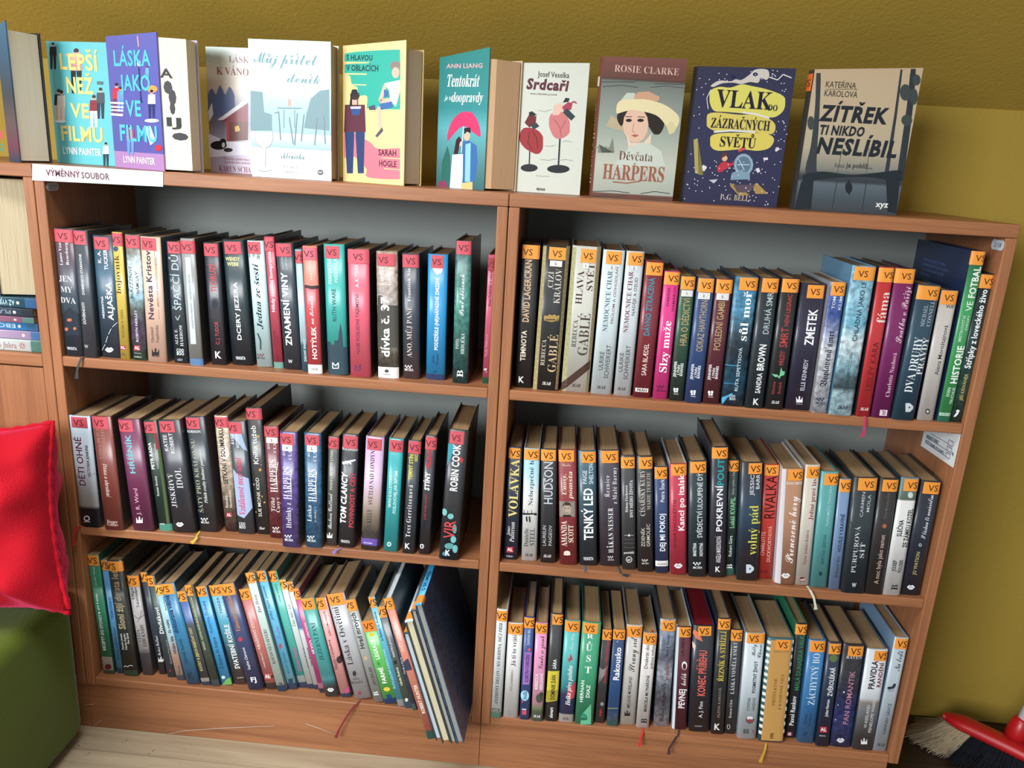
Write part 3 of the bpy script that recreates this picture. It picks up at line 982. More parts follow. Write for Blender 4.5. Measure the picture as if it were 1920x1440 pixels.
@412 477 1112 192 286 352;9a9e9a;55504a;;grey-green narrow novel with uncial dark title
S 197 287 345 432 230
V b 343838 292 440 720 36 Hrad mrtvých
O c8a880 350 785 12 16
V s 343838 397 850 990 24 JAN BAUER
V F e4e8e4 422 1032 1068 36 B
@485 582 1125 300 410 510;1c549a:0,1c549a:.06,56b454:.065,56b454:1;2c6c34;pb sc=f0862c;bright grass green children's book with yellow chicks
S 308 412 505 590 358
O e4c43c 380 612 20 14
V b f0f4e8 410 645 800 30 LEGRACE
V s 246a2c 435 815 845 24 NA
V b f0f4e8 468 855 980 32 FARMĚ
O e4c43c 500 1020 24 16
R 143c74 498 536 1060 1090
@585 632 1140 358 412 322;c4d4d4:0,c4d4d4:.06,4a9cb8:.065,58a8c4:1;2c6478;pb;thin powder blue book with tiny navy type
S 358 412 322 405 390
V b 1c3c54 438 430 655 16 A. Pavlová / K. Kudějová
V b 90d4e4 515 710 1015 24 KOUZELNÁ KNIHOVNA
@640 692 1155 420 486 402;3c6488:0,3c6488:.06,485a46:.065,4a4c50:.7,4c4e54:1;363c34;pb;thin moss green booklet with small white capitals
S 420 490 395 480 455
V b d4d4d8 520 525 780 16 PARÁTKA JDOU DO SVĚTA
O 20282c 562 815 14 16
V b d4dcc0 592 850 990 18 Libuše Radová
O d4dcd0 648 1095 12 14
@694 726 1170 490 520 360;4a7a74:0,4a7a74:.06,283854:.065,283854:1;1c2840;pb;very thin navy booklet beside the salmon atlas
V s c8d0dc 620 770 900 14 Ferda a Karla
"""

# each book: spine corners, cover colours and every printed line, in pixels of an enlarged crop
RIGHT = """#B1
@75 207 1292 125 292 86;1b1b1d;141416;;matt black thriller with bronze author name against the centre panel
S 125 280 88 205 180
V b d4b08a 172 208 740 54 DAVID LAGERCRAN
V b e4d8c4 141 810 1065 42 TEMNOTA
M K e8e8e8 120 1222 50
@218 432 1312 305 540 93;1e2224;181c1e;;black historical novel with ornate gold borders and golden crown
P 9c8c62 306,96 338,96 254,1310 219,1310
P 7a6c4c 505,98 538,98 430,1310 408,1310
Z c8ba8a 320,110 236,1300 26
Z b0a070 520,110 420,1300 26
S 357 500 108 213 428
N 365 468 220 270 2.
V f c8c4b8 372 310 450 46 CIZÍ
V f c8c4b8 430 290 585 54 KRÁLOV
P a88a50 318,725 312,700 322,680 345,688 360,672 382,684 402,672 420,688 445,680 440,725 380,738
P 5a4828 325,712 440,712 436,724 330,724
V f c8c0b0 308 885 1105 36 REBECCA
V f c4aa82 388 840 1165 72 GABLÉ
M ikar e8e4dc 335 1255 72
@455 692 1325 555 802 99;c4c4ba;8a8a80;;silver-white historical novel with diagonal brown sword hilt
P a4a074 557,104 590,104 498,1322 457,1322
P 8a7c5c 765,104 800,104 690,1322 668,1322
Z 7c7848 573,115 476,1310 28
Z 6a5c40 783,115 680,1310 28
P 46302a 462,1250 705,1060 700,1135 505,1290 458,1320
S 625 755 122 238 688
N 645 695 240 285 1.
V f 46292c 615 305 590 56 HLAVA
V f 46292c 706 240 480 56 SVĚT
V f 34342f 572 720 950 40 REBECCA
V f 463c30 650 660 1025 86 GABLÉ
M ikar 2a2626 584 1272 72
@708 882 1345 815 1005 131;c6d4d8;7a8488;;white hospital saga with blue-grey title and red-brown subtitle
S 838 970 140 250 900
N 865 915 258 290 2.
V f 46606c 850 305 820 42 NEMOCNICE CHAR
V s 845248 910 270 755 22 PRŮLOM A ODHODLÁN
V s 464444 798 985 1145 38 ULRIKE
V s 464444 850 930 1215 38 SCHWEIKERT
M ikar 282828 797 1288 72
@900 1050 1358 1015 1166 141;c4ccd0;6a7074;;white hospital saga with wine-red title and grey subtitle
S 1025 1150 150 260 1098
N 1050 1105 265 300 2.
V f 743040 1025 310 830 40 NEMOCNICE CHAR
V s 464648 1080 360 685 26 NADĚJE A OSUD
V s 464444 965 995 1160 34 ULRIKE
V s 464444 1015 935 1225 36 SCHWEIKERT
M ikar 282828 967 1300 68
@1060 1216 1375 1175 1332 221;76222e;501820;;dark red thriller with turquoise condensed title and white publisher tag
S 1178 1320 235 345 1258
V b 4488a0 1202 365 855 48 DÁVNO ZTRACENÁ
V s e8d4cc 1168 920 1190 40 SARA BLÆDEL
R e4dcd8 1085 1195 1295 1328
H b 2a1c1c 1140 1312 84 22 PRÁH
#B2
@15 141 1252 120 256 176;d43682;8a2054;;hot pink novel with bold white fat-face title
S 118 248 182 290 193
V s 641a48 150 310 470 20 DARINA
V s 641a48 197 300 515 22 HAMAROV
V F f4ecf0 122 590 1035 64 Slzy muže
M moba 44143a 87 1150 74
H s 44143a 87 1182 74 20 MOBA
@158 282 1268 255 380 216;22322e:0,264236:.3,2c5640:.7,2c5640:1;1c2c28;;dark green first volume of the three condensed-gold-title novels
S 255 378 220 330 322
N 258 355 335 388 1.
V s b89e6e 290 400 805 58 HRA O DĚDICTVÍ
V b dce0dc 208 935 1065 22 JENNIFER
V b dce0dc 236 965 1050 22 LYNN
V b dce0dc 262 950 1060 22 BARNES
M bfly e4e8e4 215 1180 52
H b e4e8e4 215 1210 40 8 VOLI
@280 426 1285 400 546 231;2c4676;1e3050;;royal blue second volume of the three condensed-gold-title novels
S 400 533 235 352 470
N 400 500 355 410 2.
V s b89e6e 430 415 855 56 ODKAZ HAWTHORN
V b dce0e8 348 955 1085 22 JENNIFER
V b dce0e8 378 985 1070 22 LYNN
V b dce0e8 404 970 1080 22 BARNES
M bfly e4e8f0 355 1200 56
H b e4e8f0 355 1230 44 8 VOLI
@435 582 1292 553 700 241;56222e;3a181f;;maroon third volume of the three condensed-gold-title novels
S 553 697 245 362 622
N 555 660 362 418 3.
V s b89e6e 578 425 845 56 POSLEDNÍ GAMBI
V b e4dcdc 498 960 1090 22 JENNIFER
V b e4dcdc 530 990 1075 22 LYNN
V b e4dcdc 558 975 1085 22 BARNES
M bfly ece4e4 505 1205 56
H b ece4e4 505 1235 44 8 VOLI
@595 786 1312 715 916 223;1e323e:0,22506a:.2,1a2a36:.42,243c4a:.58,4482a4:.75,3a7696:1;1c3444;n;stormy blue sea novel with white rounded serif title
P 4a9cc8 598,1245 690,1200 690,1215 645,1245 605,1300
L 4a9cc8 6 615,965 740,975
L 3a84ac 6 620,1120 730,1128
S 748 910 230 338 840
V F f0f4f4 797 345 770 68 sůl moř
V s ccdce4 740 820 1190 28 RUTA SEPETYSOVÁ
H b dce8ec 688 1228 50 20 COO
H b dce8ec 690 1252 50 20 BOO
@795 946 1330 925 1096 229;212d34;18222c;;dark slate thriller with two-weight white author name and K emblem
S 940 1090 235 355 1022
V s b4c0c4 990 352 710 50 DRUHÁ SMR
V b ececec 935 790 1015 58 BROWN
V b d8dcdc 910 1035 1205 42 SANDRA
M K e8e8e8 885 1275 52
@965 1117 1340 1110 1262 233;1e2224;16222e;;black novel with red lettering and mint green butterfly
S 1110 1255 240 355 1190
V s c04444 1160 368 640 36 NENÍ LEGRAC
V s c04444 1126 650 820 66 SMRT
V s c04444 1108 845 970 36 PŘEŽÍT
P 74c494 1020,1042 1065,1046 1085,1062 1100,985 1112,1020 1132,1020 1128,1050 1095,1062 1086,1082 1072,1066 1050,1068
V f b44444 1035 1105 1215 24 Sebastian
V f b44444 1087 1110 1210 26 Kwaček
M ikar e4e4e4 1050 1280 66
@1135 1342 1345 1270 1492 281;28263c;1e2030;;dark indigo novel with short bold white title and tulip emblem
S 1320 1462 293 405 1390
V b ececf0 1352 500 800 74 ZMETEK
V s d4d4e0 1296 920 1185 36 ELLE KENNEDY
M tulip e8e8ec 1256 1262 54
H s d0d0d8 1256 1296 54 8 KNIHA
#B3
@92 210 1290 240 376 251;b0b4bc:0,bcc0c8:.3,c4c8d0:.5,8a94b4:.62,2f4a8a:.75,4a64a4:.9,8a98c0:1;98989c;n;blue-and-white novel with blackletter title
S 248 365 252 360 308
V s e4e8f0 268 362 465 24 TOM
V s e4e8f0 320 362 475 24 KLIM
V g 1e1e28 215 635 1085 50 Vyplavená smrt
M moba 202c54 166 1182 76
H s 2a3040 160 1210 78 20 MOBA
@220 420 1308 430 606 122;b0d0dc:0,b4d4de:.15,a8c8d0:.165,44565c:.19,5c767e:.26,8ab4c0:.33,c8d8dc:.5,68a6be:.62,88b6ca:.8,78aac2:1;5c8cac;n d=160;ice-blue seascape novel with dark thin capitals
S 430 600 130 238 503
V s 20303c 470 242 725 38 CHLADNÁ JAKO LE
V s 2c444c 395 805 1000 22 DRISCOLLOVÁ
V s 1c2c34 357 1100 1135 22 TE
M ikar 20282c 338 1245 82
@440 556 1318 635 756 132;bc2e32;26262c;;scarlet novel with white serif lower-case title and pink tassel
S 625 755 138 252 705
V f f0dcd4 660 325 580 78 fáma
V s 641a20 572 725 1120 46 LESLEY KARA
M ikar ecdcd8 510 1258 64
B c02858 515,1320 518,1350 512,1400 505,1440 492,1478
@565 717 1328 765 930 152;761e5c;40103a;;magenta-purple novel with white script title
S 750 912 145 262 845
V c e8ccdc 815 285 740 56 Svatba v Paříži
V f e0bccc 722 810 1165 34 Charlotte Nashová
R e0d0d8 632 692 1265 1312
V b 761e5c 662 1272 1306 30 mf
@728 906 1345 945 1126 271;2a4658;1c3040;;steel blue crime novel with large white two-line serif title
S 933 1120 280 392 1052
V f a8b8c0 985 430 605 32 MICHAEL
V f a8b8c0 1037 396 605 34 CONNELL
V f ecf0f0 900 685 1130 66 DVA DRUHY
V f ecf0f0 975 690 990 52 PRAVDY
M shield c8d0d4 865 1245 70
@925 1066 1348 1130 1262 319;c8c2bc;141e34;;plain off-white book with thin black author name
S 1120 1260 320 430 1185
H b 2c2a2a 1190 444 62 24 VUS
V s 34302e 1120 590 990 34 Alena Mornštajnová
O 1e1c1c 1013 1278 18 22
O c8c2bc 1013 1278 10 13
@1085 1200 1360 1375 1476 6;3a8a6a:0,3a8a6a:.04,3c9656:.045,3e9a5a:.7,246a4c:.95,1e4a44:1;12244a;d=205;tall emerald green football book with navy cover
S 1355 1475 5 115 1435
V b f0f4f0 1385 128 380 54 FOTBAL
V s e0f0e4 1345 400 480 50 VE
V s d0e8d8 1287 515 725 24 MISTROVSTVÍ
V s d0e8d8 1330 515 635 18 EVROPY
V b f0f4f0 1250 755 1060 56 HISTORIE
V s e0f0e4 1180 1085 1160 28 IVAN
V s d0e8d8 1212 1085 1220 24 TRUCHLIK
R d4e4d8 1110 1195 1288 1312
H b 3a8a6a 1152 1300 82 18 UNIVERSUM
@1200 1292 1362 1440 1552 181;1c3e36:0,1e4a40:.2,1c383a:.5,12222a:1;101c20;n;dark forest green book with bold white title touching the side panel
S 1420 1545 190 300 1500
V b f0f4f4 1400 305 940 48 Střípky z loveckého živo
V s c4b474 1307 975 1190 28 JIŘÍ KŘIVÁNEK
P ecf0f0 1228,1318 1252,1285 1248,1270 1262,1262 1278,1268 1264,1300 1244,1320
#D1
@60 186 1250 110 226 272;1d283c;161e2e;;navy thriller with wide yellow slab title and red square emblem
S 110 212 280 372 168
V F e4d484 155 378 880 78 VOLAVKA
V i e0e0dc 107 960 1040 30 James
V i e0e0dc 140 925 1100 40 Patterson
M al b02c3c 122 1165 58
H s d0d0d0 118 1222 56 14 DOMINO
@218 357 1262 245 382 287;d4d4d2:0,d8d8d6:.58,a8ccd8:.75,88bcd0:1;9a9c98;;pale novel fading white to sky blue with pier silhouette
S 245 375 290 385 322
V f 344650 305 388 785 38 Nebezpečné h
P 1e2428 232,848 352,848 356,868 332,868 332,860 232,866
L 1e2428 5 245,848 245,820
L 1e2428 5 275,848 275,825
L 1e2428 5 310,848 310,820
P 1e2428 258,880 272,876 276,925 262,918
P 1e2428 284,878 298,876 302,930 288,925
V f 2c3034 262 980 1140 38 Danielle
V f 2c3034 314 980 1135 44 STEEL
M ikar 222222 285 1212 66
@380 522 1280 395 532 293;24282c;1c2024;;charcoal novel with large thin pale-grey title
S 393 520 298 395 455
V s c8ccd0 455 398 775 78 HUDSON
V s b8bcc0 420 955 1135 28 LAURELIN
V s b8bcc0 472 955 1135 28 PAIGEOV
M ikar dcdcdc 445 1222 66
@555 707 1298 540 702 301;842a32;5c1c24;;crimson novel with black-and-white portrait panel
S 545 680 305 405 612
H c e8d8b8 612 432 76 22 Cesta
V I e8dab8 592 510 700 38 Únosy,
V I e8dab8 645 490 730 38 pomsta
R 8c8278 552 688 750 885
O b4a08e 616 822 36 54
P 3c342e 580,800 585,765 615,752 648,765 652,800 640,785 595,785
R 40362e 596 612 806 812
R 40362e 622 640 806 812
R 5a463e 602 632 848 854
P 2c2824 575,885 590,865 642,865 665,885
V F e8dcc8 592 920 1140 50 AMANDA
V F e8dcc8 650 955 1110 46 SCOTT
O e4d8c8 618 1195 28 16
O e4d8c8 618 1210 32 10
@725 882 1305 712 872 311;222e38:0,22343e:.3,274652:.6,2d586a:1;182830;;blue-teal thriller with heavy white condensed title
S 745 868 318 415 803
V s dce8ec 772 480 600 38 PAIGE
V s dce8ec 827 418 600 38 SHELTON
V b f0f4f4 803 635 1085 78 TENKÝ LED
H b dce0e4 804 1248 86 26 VENDETA
B 2c5c84 770,1305 776,1330
@905 1087 1312 885 1077 307;38323e;2c2832;;dusky purple crime novel with typewriter lettering
S 918 1065 312 418 1000
V m e4e0e4 968 525 715 38 Řeznice
V m e4e0e4 1032 455 775 38 z Malé Barmy
V m f0f0f0 998 810 1200 44 HÅKAN NESSER
M moba d8d4d8 1000 1238 56
H s d8d4d8 1000 1260 54 12 MOBA
B 16202c 1065,1316 1110,1338 1155,1352
@1098 1222 1340 1085 1212 351;36383c;2a2c30;;dark grey memoir with small white lines and round emblem
S 1088 1208 365 462 1155
V F e0e0e0 1135 610 845 22 Helena Fischerová
V F e0e0e0 1177 565 890 28 DNY MÉHO ŽIVOTA
L d0d0d0 3 1115,1045 1200,1045
O e4e4e4 1158 1045 9 10
L 6a6c70 3 1112,1080 1208,1080
L 6a6c70 3 1112,1115 1208,1115
L 6a6c70 3 1112,1150 1208,1150
H b d8d8d8 1158 1195 90 18 petrklíč
O d8d8d8 1158 1255 28 28
O 36383c 1158 1255 22 22
H b d8d8d8 1158 1255 30 22 ar
@1232 1372 1360 1222 1366 356;272729;1e1e20;;near-black historical novel with pale serif two-line title
S 1245 1362 365 468 1312
V f c8c4b8 1275 478 880 42 CÍSAŘSKÝ KURÝ
V f b8b4a8 1328 495 825 32 MARIE TEREZIE
V s c8c4b8 1280 980 1145 30 ZDENĚK
V s c8c4b8 1325 945 1145 30 GRMOLEC
M moba d8d4d0 1300 1265 62
H s d8d4d0 1300 1290 62 14 MOBA
#D2
@35 142 1250 30 132 409;2a3e66;1e2c48;;cobalt blue slim novel with white publisher band at its foot
S 32 130 412 505 88
V s e0e4ec 92 508 690 32 Petra Štark
V b e8ecf0 92 780 1080 40 DEJ MI POKOJ
R e0e0e0 38 140 1155 1198
H s 2a3040 90 1178 78 18 motto
@155 287 1262 148 288 389;b42e46;c8c4c4;;raspberry red novel with bold white lower-case title
S 165 288 390 480 225
V b f0e8ec 242 478 920 46 Kancl po italsk
V s 641828 190 670 1060 24 ANNA NICOLETTO
M eva f0e8ec 218 1195 70
@300 442 1280 300 450 366;1d2e36;16242a;;dark petrol novel with tall narrow white title
S 315 440 370 460 392
V s e0e8ea 390 462 975 40 SVĚDECTVÍ ULOUPENÉ DÝ
V b d8e0e4 348 1015 1120 26 MARTINA
V b d8e0e4 400 1015 1120 26 NOVOTNÁ
M moba e4e8e8 372 1180 72
H s e4e8e8 372 1210 74 18 MOBA
@460 597 1285 485 617 249;282a36;2c2e3a;d=165;tall dark slate novel with sliced white-and-teal title
S 487 613 258 345 560
V b 2c9c9c 556 348 560 50 POUT
V b e8e8ec 546 560 925 46 POKREVNÍ
L 282a36 4 535,560 525,925
V s dcdce0 538 960 1170 38 ANGELA MARSONSOVÁ
M K e8e8ec 530 1222 42
@600 672 1268 618 711 353;468678:0,468678:.06,20302d:.065,20302d:1;1a2622;;thin dark green book with mint green name and teal foot
S 620 708 358 445 663
V s a4acac 660 448 630 20 Stíny rytíře z Da
V b 84c494 655 650 895 36 Lukáš KVAPIL
V s e0e4e4 640 955 1120 26 Robert Góra
V F e8e8e8 633 1178 1218 46 B
@680 852 1310 715 892 376;24282e:0,262c38:.3,203c52:.55,24303e:.8,282c34:1;1c3040;;dark navy thriller with large yellow serif title
S 772 880 382 468 828
V s e0e0e4 800 472 635 30 JESSIC
V s e0e0e4 847 472 590 30 BARR
V f d4d054 808 715 1110 74 volný pád
M shield c8d4dc 783 1220 68
@860 977 1295 895 1031 391;bc342c;7a2420;;vermilion red novel with big dark sans title
S 905 1022 395 480 960
V s 341414 955 482 825 84 RIVALKA
V s e8b0a0 900 925 1115 30 CHARLOTTE
V s e8b0a0 952 880 1165 28 DUCKWORTHOVÁ
M ikar 4a1818 910 1240 62
@985 1147 1340 1045 1218 426;ac8064;cccace;;caramel brown novel with white flowing script title
P d0ccd2 1040,430 1076,430 1030,1338 985,1330
S 1090 1218 430 520 1165
H F f0e8e0 1142 540 132 22 FISCHER
V c f4f0ec 1112 640 1180 72 Přenesené hory
M eva f0ece8 1072 1272 72
@1150 1262 1345 1230 1352 393;ccc4b8;a8a094;;cream novel with brick red fat-face title
S 1238 1350 405 497 1300
V F 84342e 1285 502 830 34 Jediné pravé lás
V f 743430 1235 910 1185 24 Taylor Jenkins Reidová
R 642028 1188 1228 1285 1318
H b e8e0d8 1208 1302 34 20 mf
#D3
@355 502 1270 455 606 296;569c9c;287078;;mottled teal novel with faint capitals and round black emblem
S 475 603 310 410 552
V s a8d4d0 515 415 755 22 TOHLE MĚSTO, TAHLE ŘEKA
V s 24545c 470 825 1075 26 MARTINA LEIEROVÁ
O 1c4044 443 1155 16 18
B c8ccb8 330,1255 362,1290 385,1350 400,1420 402,1452
@500 592 1285 605 713 356;7690b4;1e2a34;;slim powder-blue book with dark capitals and italic author
S 605 713 358 465 655
V b 243648 612 650 970 30 HOUSLE V KRAVÍNĚ
V i 243648 575 1005 1190 28 Bohumil Kos
@610 802 1318 720 936 346;2a343a;20282e;;grey-black thriller with widely tracked serif title
L 222a30 5 690,720 730,800 760,820
S 755 915 350 455 848
V s b8c0c4 790 462 680 26 CARMEN
V s b8c0c4 842 490 640 26 MOLA
V f ccd0d4 728 755 1150 38 PURPUROVÁ
V f ccd0d4 785 890 1030 38 SÍŤ
H b d8dcdc 712 1250 34 34 W
@815 962 1325 945 1117 351;2c2a2a;222628;;dark brown-black novel with rounded beige title and orange dot
S 965 1112 362 462 1040
V s 6a6462 1000 470 695 24 Silvia Moreno-Gar
O b46448 980 752 18 18
V s c4ac9c 937 825 1240 38 A noc byla jako samet
@965 1112 1335 1125 1286 346;dadad8:0,dcdcda:.81,4a5a48:.82,6a8490:1;2c3c40;;bright white book with dark block title and landscape top
S 1145 1285 355 458 1220
O d0d8d0 1200 490 22 26
V b 222a30 1112 700 840 40 SLEČNA
V b 222a30 1177 605 935 42 ZE ZÁMKU KOZEL
V b 222a30 1060 1040 1130 32 JOSEF
V b 222a30 1112 1035 1145 30 FOUSEK
V F 1c2026 1060 1242 1292 56 B
@1118 1282 1332 1295 1477 373;212836;1a202c;;midnight blue novel with white script title beside the form-covered panel
S 1310 1450 380 480 1395
V c e0e4ec 1340 484 860 44 S láskou tě nenávidím
O d4d8e0 1283 910 12 14
O 212836 1283 910 7 9
V s c4bc74 1250 965 1160 30 JO WATSON
M eva e8ecf0 1205 1265 68
#F1
@95 187 1325 150 252 352;68a08e:0,68a08e:.055,ccd0d0:.06,ccd0d0:1;b0b4b4;;thin white memoir with green foot and italic black line
S 150 248 360 455 195
V i 2a2c30 165 468 1205 30 ANTHONY DELON | MÁ RODINA, MŮJ PŘÍB
R 202020 105 172 1242 1264
H b c8c8c8 138 1253 52 12 PROSTOR
@208 340 1322 250 392 476;d8d8d6;8a2c34;;plain white novel with black serif title and red hinge
S 248 388 478 575 318
V f 222224 305 578 860 40 Já ti to vrátí
V f 6a3434 285 895 1085 20 VITA JAMBOROVÁ
L 8a8a8a 4 255,1260 280,1260 280,1285 267,1295 255,1285 255,1260
@355 442 1340 400 492 421;284684;1e3460;;blue children's book with violet banner and pale cloud badge
S 398 490 425 518 445
V s c8dce8 438 525 670 26 DAVINA BEL
O d85060 442 712 14 14
P a474bc 402,735 464,735 458,880 442,1025 384,1025 392,880
V b 40206a 424 755 1005 30 KLOBOTRA V OHROŽENÍ
O a4d8ec 403 1125 38 48
V I 284684 403 1085 1165 36 Sofie
O d85060 380 1180 7 8
R d04c64 378 416 1258 1296
R c8d0dc 378 416 1242 1254
@460 562 1355 500 612 476;56665c:0,68785c:.1,98a884:.14,dc9cb4:.2,d890b4:.6,d48cb4:1;8a5c70;;rose pink novel with flowing script and painted tree at its foot
S 500 610 478 568 552
V c 4c2c34 548 585 890 46 Vande se záruk
V b f0e4e8 508 930 1070 26 REBECCA
V b f0e4e8 553 925 1075 26 SERLEOVÁ
O 4a5040 535 1150 32 42
O 3c4434 552 1120 18 26
M ikar e8ece4 510 1310 62
@580 692 1355 635 747 391;303133;222426;;black crime novel with broad yellow band
P d4c444 612,905 716,905 706,1075 694,1170 590,1186 600,1080
P a89c34 600,1080 706,1075 696,1165 592,1182
S 652 745 395 488 705
V b e8e8e8 672 800 885 30 SÁRA
V b 24241e 658 940 1165 38 DOMINIK DÁN
V b ececec 640 1230 1325 30 slovart
@705 842 1365 765 906 456;dcd8d8:0,dcd8d8:.08,2a3864:.085,2c3c68:.28,389098:.36,5ab4b0:.7,58b4b0:1;2c5c64;;aqua and navy novel with white slanted title and red bird
S 765 905 455 552 835
P bc4454 778,1115 800,1060 860,995 858,1100 845,1150 800,1162
V c d0e4e4 825 570 720 34 Tina Bru
P b43c4c 790,780 806,800 815,745 830,790 834,800 815,808 800,828
V I f0f0ec 800 855 1215 42 Helka přes palubu
H s 3c4048 770 1330 56 24 club
@850 1017 1385 920 1096 469;368c68:0,3a9a70:.3,389470:1;145c4c;;emerald green novel with stacked white capitals down the spine
P 66b890 1000,1200 920,1290 900,1385 1000,1385
S 930 1062 472 568 990
H F ecf4ee 990 590 60 40 R
H F ecf4ee 983 690 62 62 Ů
H F ecf4ee 977 790 50 60 S
H F ecf4ee 973 892 62 60 T
V b e0f0e4 918 985 1185 28 HERNAN
V b e0f0e4 972 1030 1145 32 DIAZ
O 24684e 930 1318 34 30
O 389470 930 1318 26 22
R 24684e 895 965 1325 1342
@1035 1112 1370 1100 1192 531;38383a;2a2a2c;pb;thin charcoal booklet with red lettering and white splash
P 8c8c88 1075,868 1105,892 1150,858 1125,930 1080,1000 1090,935 1062,1030
S 1100 1192 530 625 1155
V b c4363c 1135 632 1010 22 Postalová — Nejvyšší kan
O 8a8a88 1098 1200 16 18
V b c4363c 1080 1245 1310 20 argo
@1135 1242 1398 1205 1306 531;38787c:0,38787c:.05,50707e:.06,48688a:.12,28588e:.18,26487a:.6,28385a:1;1c2c48;pb;blue travel guide with large bold white country name
S 1198 1305 530 622 1252
V s c0ccd8 1235 628 648 14 la
V b f0f0f0 1234 690 990 52 Rakousko
L c4bc5c 5 1150,1240 1240,1240
O 3c5468 1160 1330 16 20
O 3c5468 1220 1300 12 18
#F2
@5 132 1182 65 191 396;c8c4be;8a8884;;cream novel with looping black script title and tulip emblem
S 62 190 400 488 133
V c 302e2e 108 490 765 56 Struny srd
V s 2c2c2e 85 800 1050 26 MELANIE MORELAND
M tulip 1e1e20 68 1095 44
@135 242 1205 200 306 461;d8d4d0;8a8a88;;white slim novel with plum lower-case title and red bookmark
S 195 303 458 545 250
V s 46243f 222 548 740 28 Dvakrát do
V s 46243f 266 545 740 26 jednou nohou
V b 26282c 222 790 1080 24 MARCELA MLYNÁŘOVÁ
V F 1c1e22 200 1130 1172 48 B
O a01c24 270 438 9 9
B c8201c 190,1208 185,1260 172,1310 166,1352
@270 402 1195 335 456 351;acacb8:0,8c8e98:.1,52545e:.25,70747e:.38,9aa0ac:.5,484c58:.65,6a7488:.85,a0a4ac:1;3c4450;n;smoky grey photo novel with handwritten title and red word
S 342 455 355 440 395
V s 2c2c34 390 475 640 20 Emily A. Benová
V c 24242c 345 850 1160 40 Dokud nás pravda
V c a4323c 378 695 830 34 rozdělí
@420 542 1220 463 577 409;56222e;c4d0d8;;maroon novel with white ring drawing and dark brown bookmark
P c8d4dc 464,412 482,412 443,1220 420,1216
S 478 575 410 490 530
V s 30101a 508 500 640 26 LAUREN
V b f0ecec 500 900 1055 48 PEVNEJ
V c f0ecec 512 775 875 44 kolík
O ece8e8 521 715 22 34
O 56222e 521 722 14 24
B 3c2028 480,1222 455,1280 425,1330 400,1370 398,1415
@555 722 1240 590 767 401;20242c;243450;pg=7a1a24;black thriller with coral title and red page edges
P dc7c60 600,432 640,460 668,528 610,500 590,460
P e0c8b8 585,528 612,558 606,602 588,575
S 630 735 405 480 680
V b dc665c 662 595 960 60 KONEC PŘÍBĚHU
V s e4e4e8 650 1000 1130 30 A. J. Finn
H s b4b4bc 632 1195 60 14 motto
@728 837 1258 790 892 343;282a2a;222c40;d=165;black crime novel with yellow slab capitals
S 790 890 345 430 838
V F d4bc4c 822 440 840 42 ŘEZNÍK A STŘÍZLÍ
V s 8c8c82 798 890 1130 20 ALENA KAROVÁ
M K e8e8e8 778 1200 48
@842 932 1255 895 987 431;2e3034;222428;;slim dark grey crime novel with white typewriter capitals
S 890 988 432 520 938
V m e8e8e8 915 528 940 30 LÁSKA VONĚLA SMRT
V m dcdcdc 890 985 1130 20 Roman Cílek
L c0c0c4 4 865,1185 885,1185 885,1210 875,1220 865,1210 865,1185
@935 1092 1295 1010 1167 463;c4d0d6;8a949a;;pale ice-blue novel with snow-globe emblem and black title
S 1018 1162 460 540 1075
V c 2c2c30 1070 545 640 34 Holly
V c 2c2c30 1116 548 660 34 Chaso
V b 22282c 1080 680 935 26 POSMRTNÝ ŽIVOT
V s 343a3e 1030 970 1075 24 CYNTHIA
V s 343a3e 1070 970 1075 24 HANDOVÁ
O 5a5458 1040 1145 34 32
O d8dce0 1040 1132 26 16
O a03c40 1040 1152 24 12
H b 1c1c1e 1010 1228 44 16 BOOK
H b 1c1c1e 1010 1246 44 16 BOOK
L a02c34 5 1055,1225 1072,1245 1055,1250
#F3
@10 212 1230 80 311 386;34646a;2c5860;;tan novel framed by teal-and-white striped borders
S 145 268 395 478 208
T e4e8e4 95,420 20,1210 30 16
T e4e8e4 300,420 215,1210 26 12
P c49656 112,400 285,402 206,1226 30,1216
H f 7a5c30 195 492 132 16 MORAVCOVÁ
V f 64481f 140 710 935 26 PŘÍTELKYNĚ
V f 64481f 192 675 970 24 Z KAMENNÉ VILY
H b 64481f 118 1180 30 40 E
B c49a28 75,1238 62,1290 48,1330 22,1392
@232 314 1195 315 416 263;222428;247c58;d=165;slim black book with green spaced title and red square emblem
S 315 412 268 352 370
V s 38945c 345 358 810 38 MALÁ DUNAJSKÁ VÁLK
V b e4e4e4 292 855 1095 36 Pavol Rankov
R 842434 245 290 1145 1180
V b e8e0e0 267 1150 1176 24 B
@318 467 1235 425 566 399;3876ac;285880;;cornflower blue novel with pale spaced serif title
S 430 560 402 495 503
V f d4e4ec 460 502 930 56 ZÁCHYTNÝ BO
V f 1a4472 390 995 1090 26 Martina
V f 1a4472 425 990 1105 26 Jelínková
L 1a3454 6 380,1155 380,1180 400,1150
@475 587 1265 580 692 416;202e46;1a2438;;dark blue book with outlined white title and countryside photo
O 64784a 622 545 34 32
S 585 687 425 512 642
V b e0e0e4 605 620 855 38 ZVĚROLÉKAŘ
V b dcdce0 570 880 1020 24 Julian Norton
M al b43444 540 1128 56
H s c0c8d0 532 1178 52 12 MORAVIA
@590 767 1270 705 887 433;283866:0,384888:.2,2c3466:.38,22243c:.55,222228:.75,222228:1;22222c;n;starry indigo-to-black novel with dusty pink title
S 740 868 448 530 805
H f e0d8e0 792 540 134 20 RAVEN
V s c4849a 748 650 1090 44 PAN ROMANTIK
O e8ecf8 707 823 7 7
O e8ecf8 660 930 4 4
O e8ecf8 640 1050 4 4
M eva e8e8ec 680 1215 66
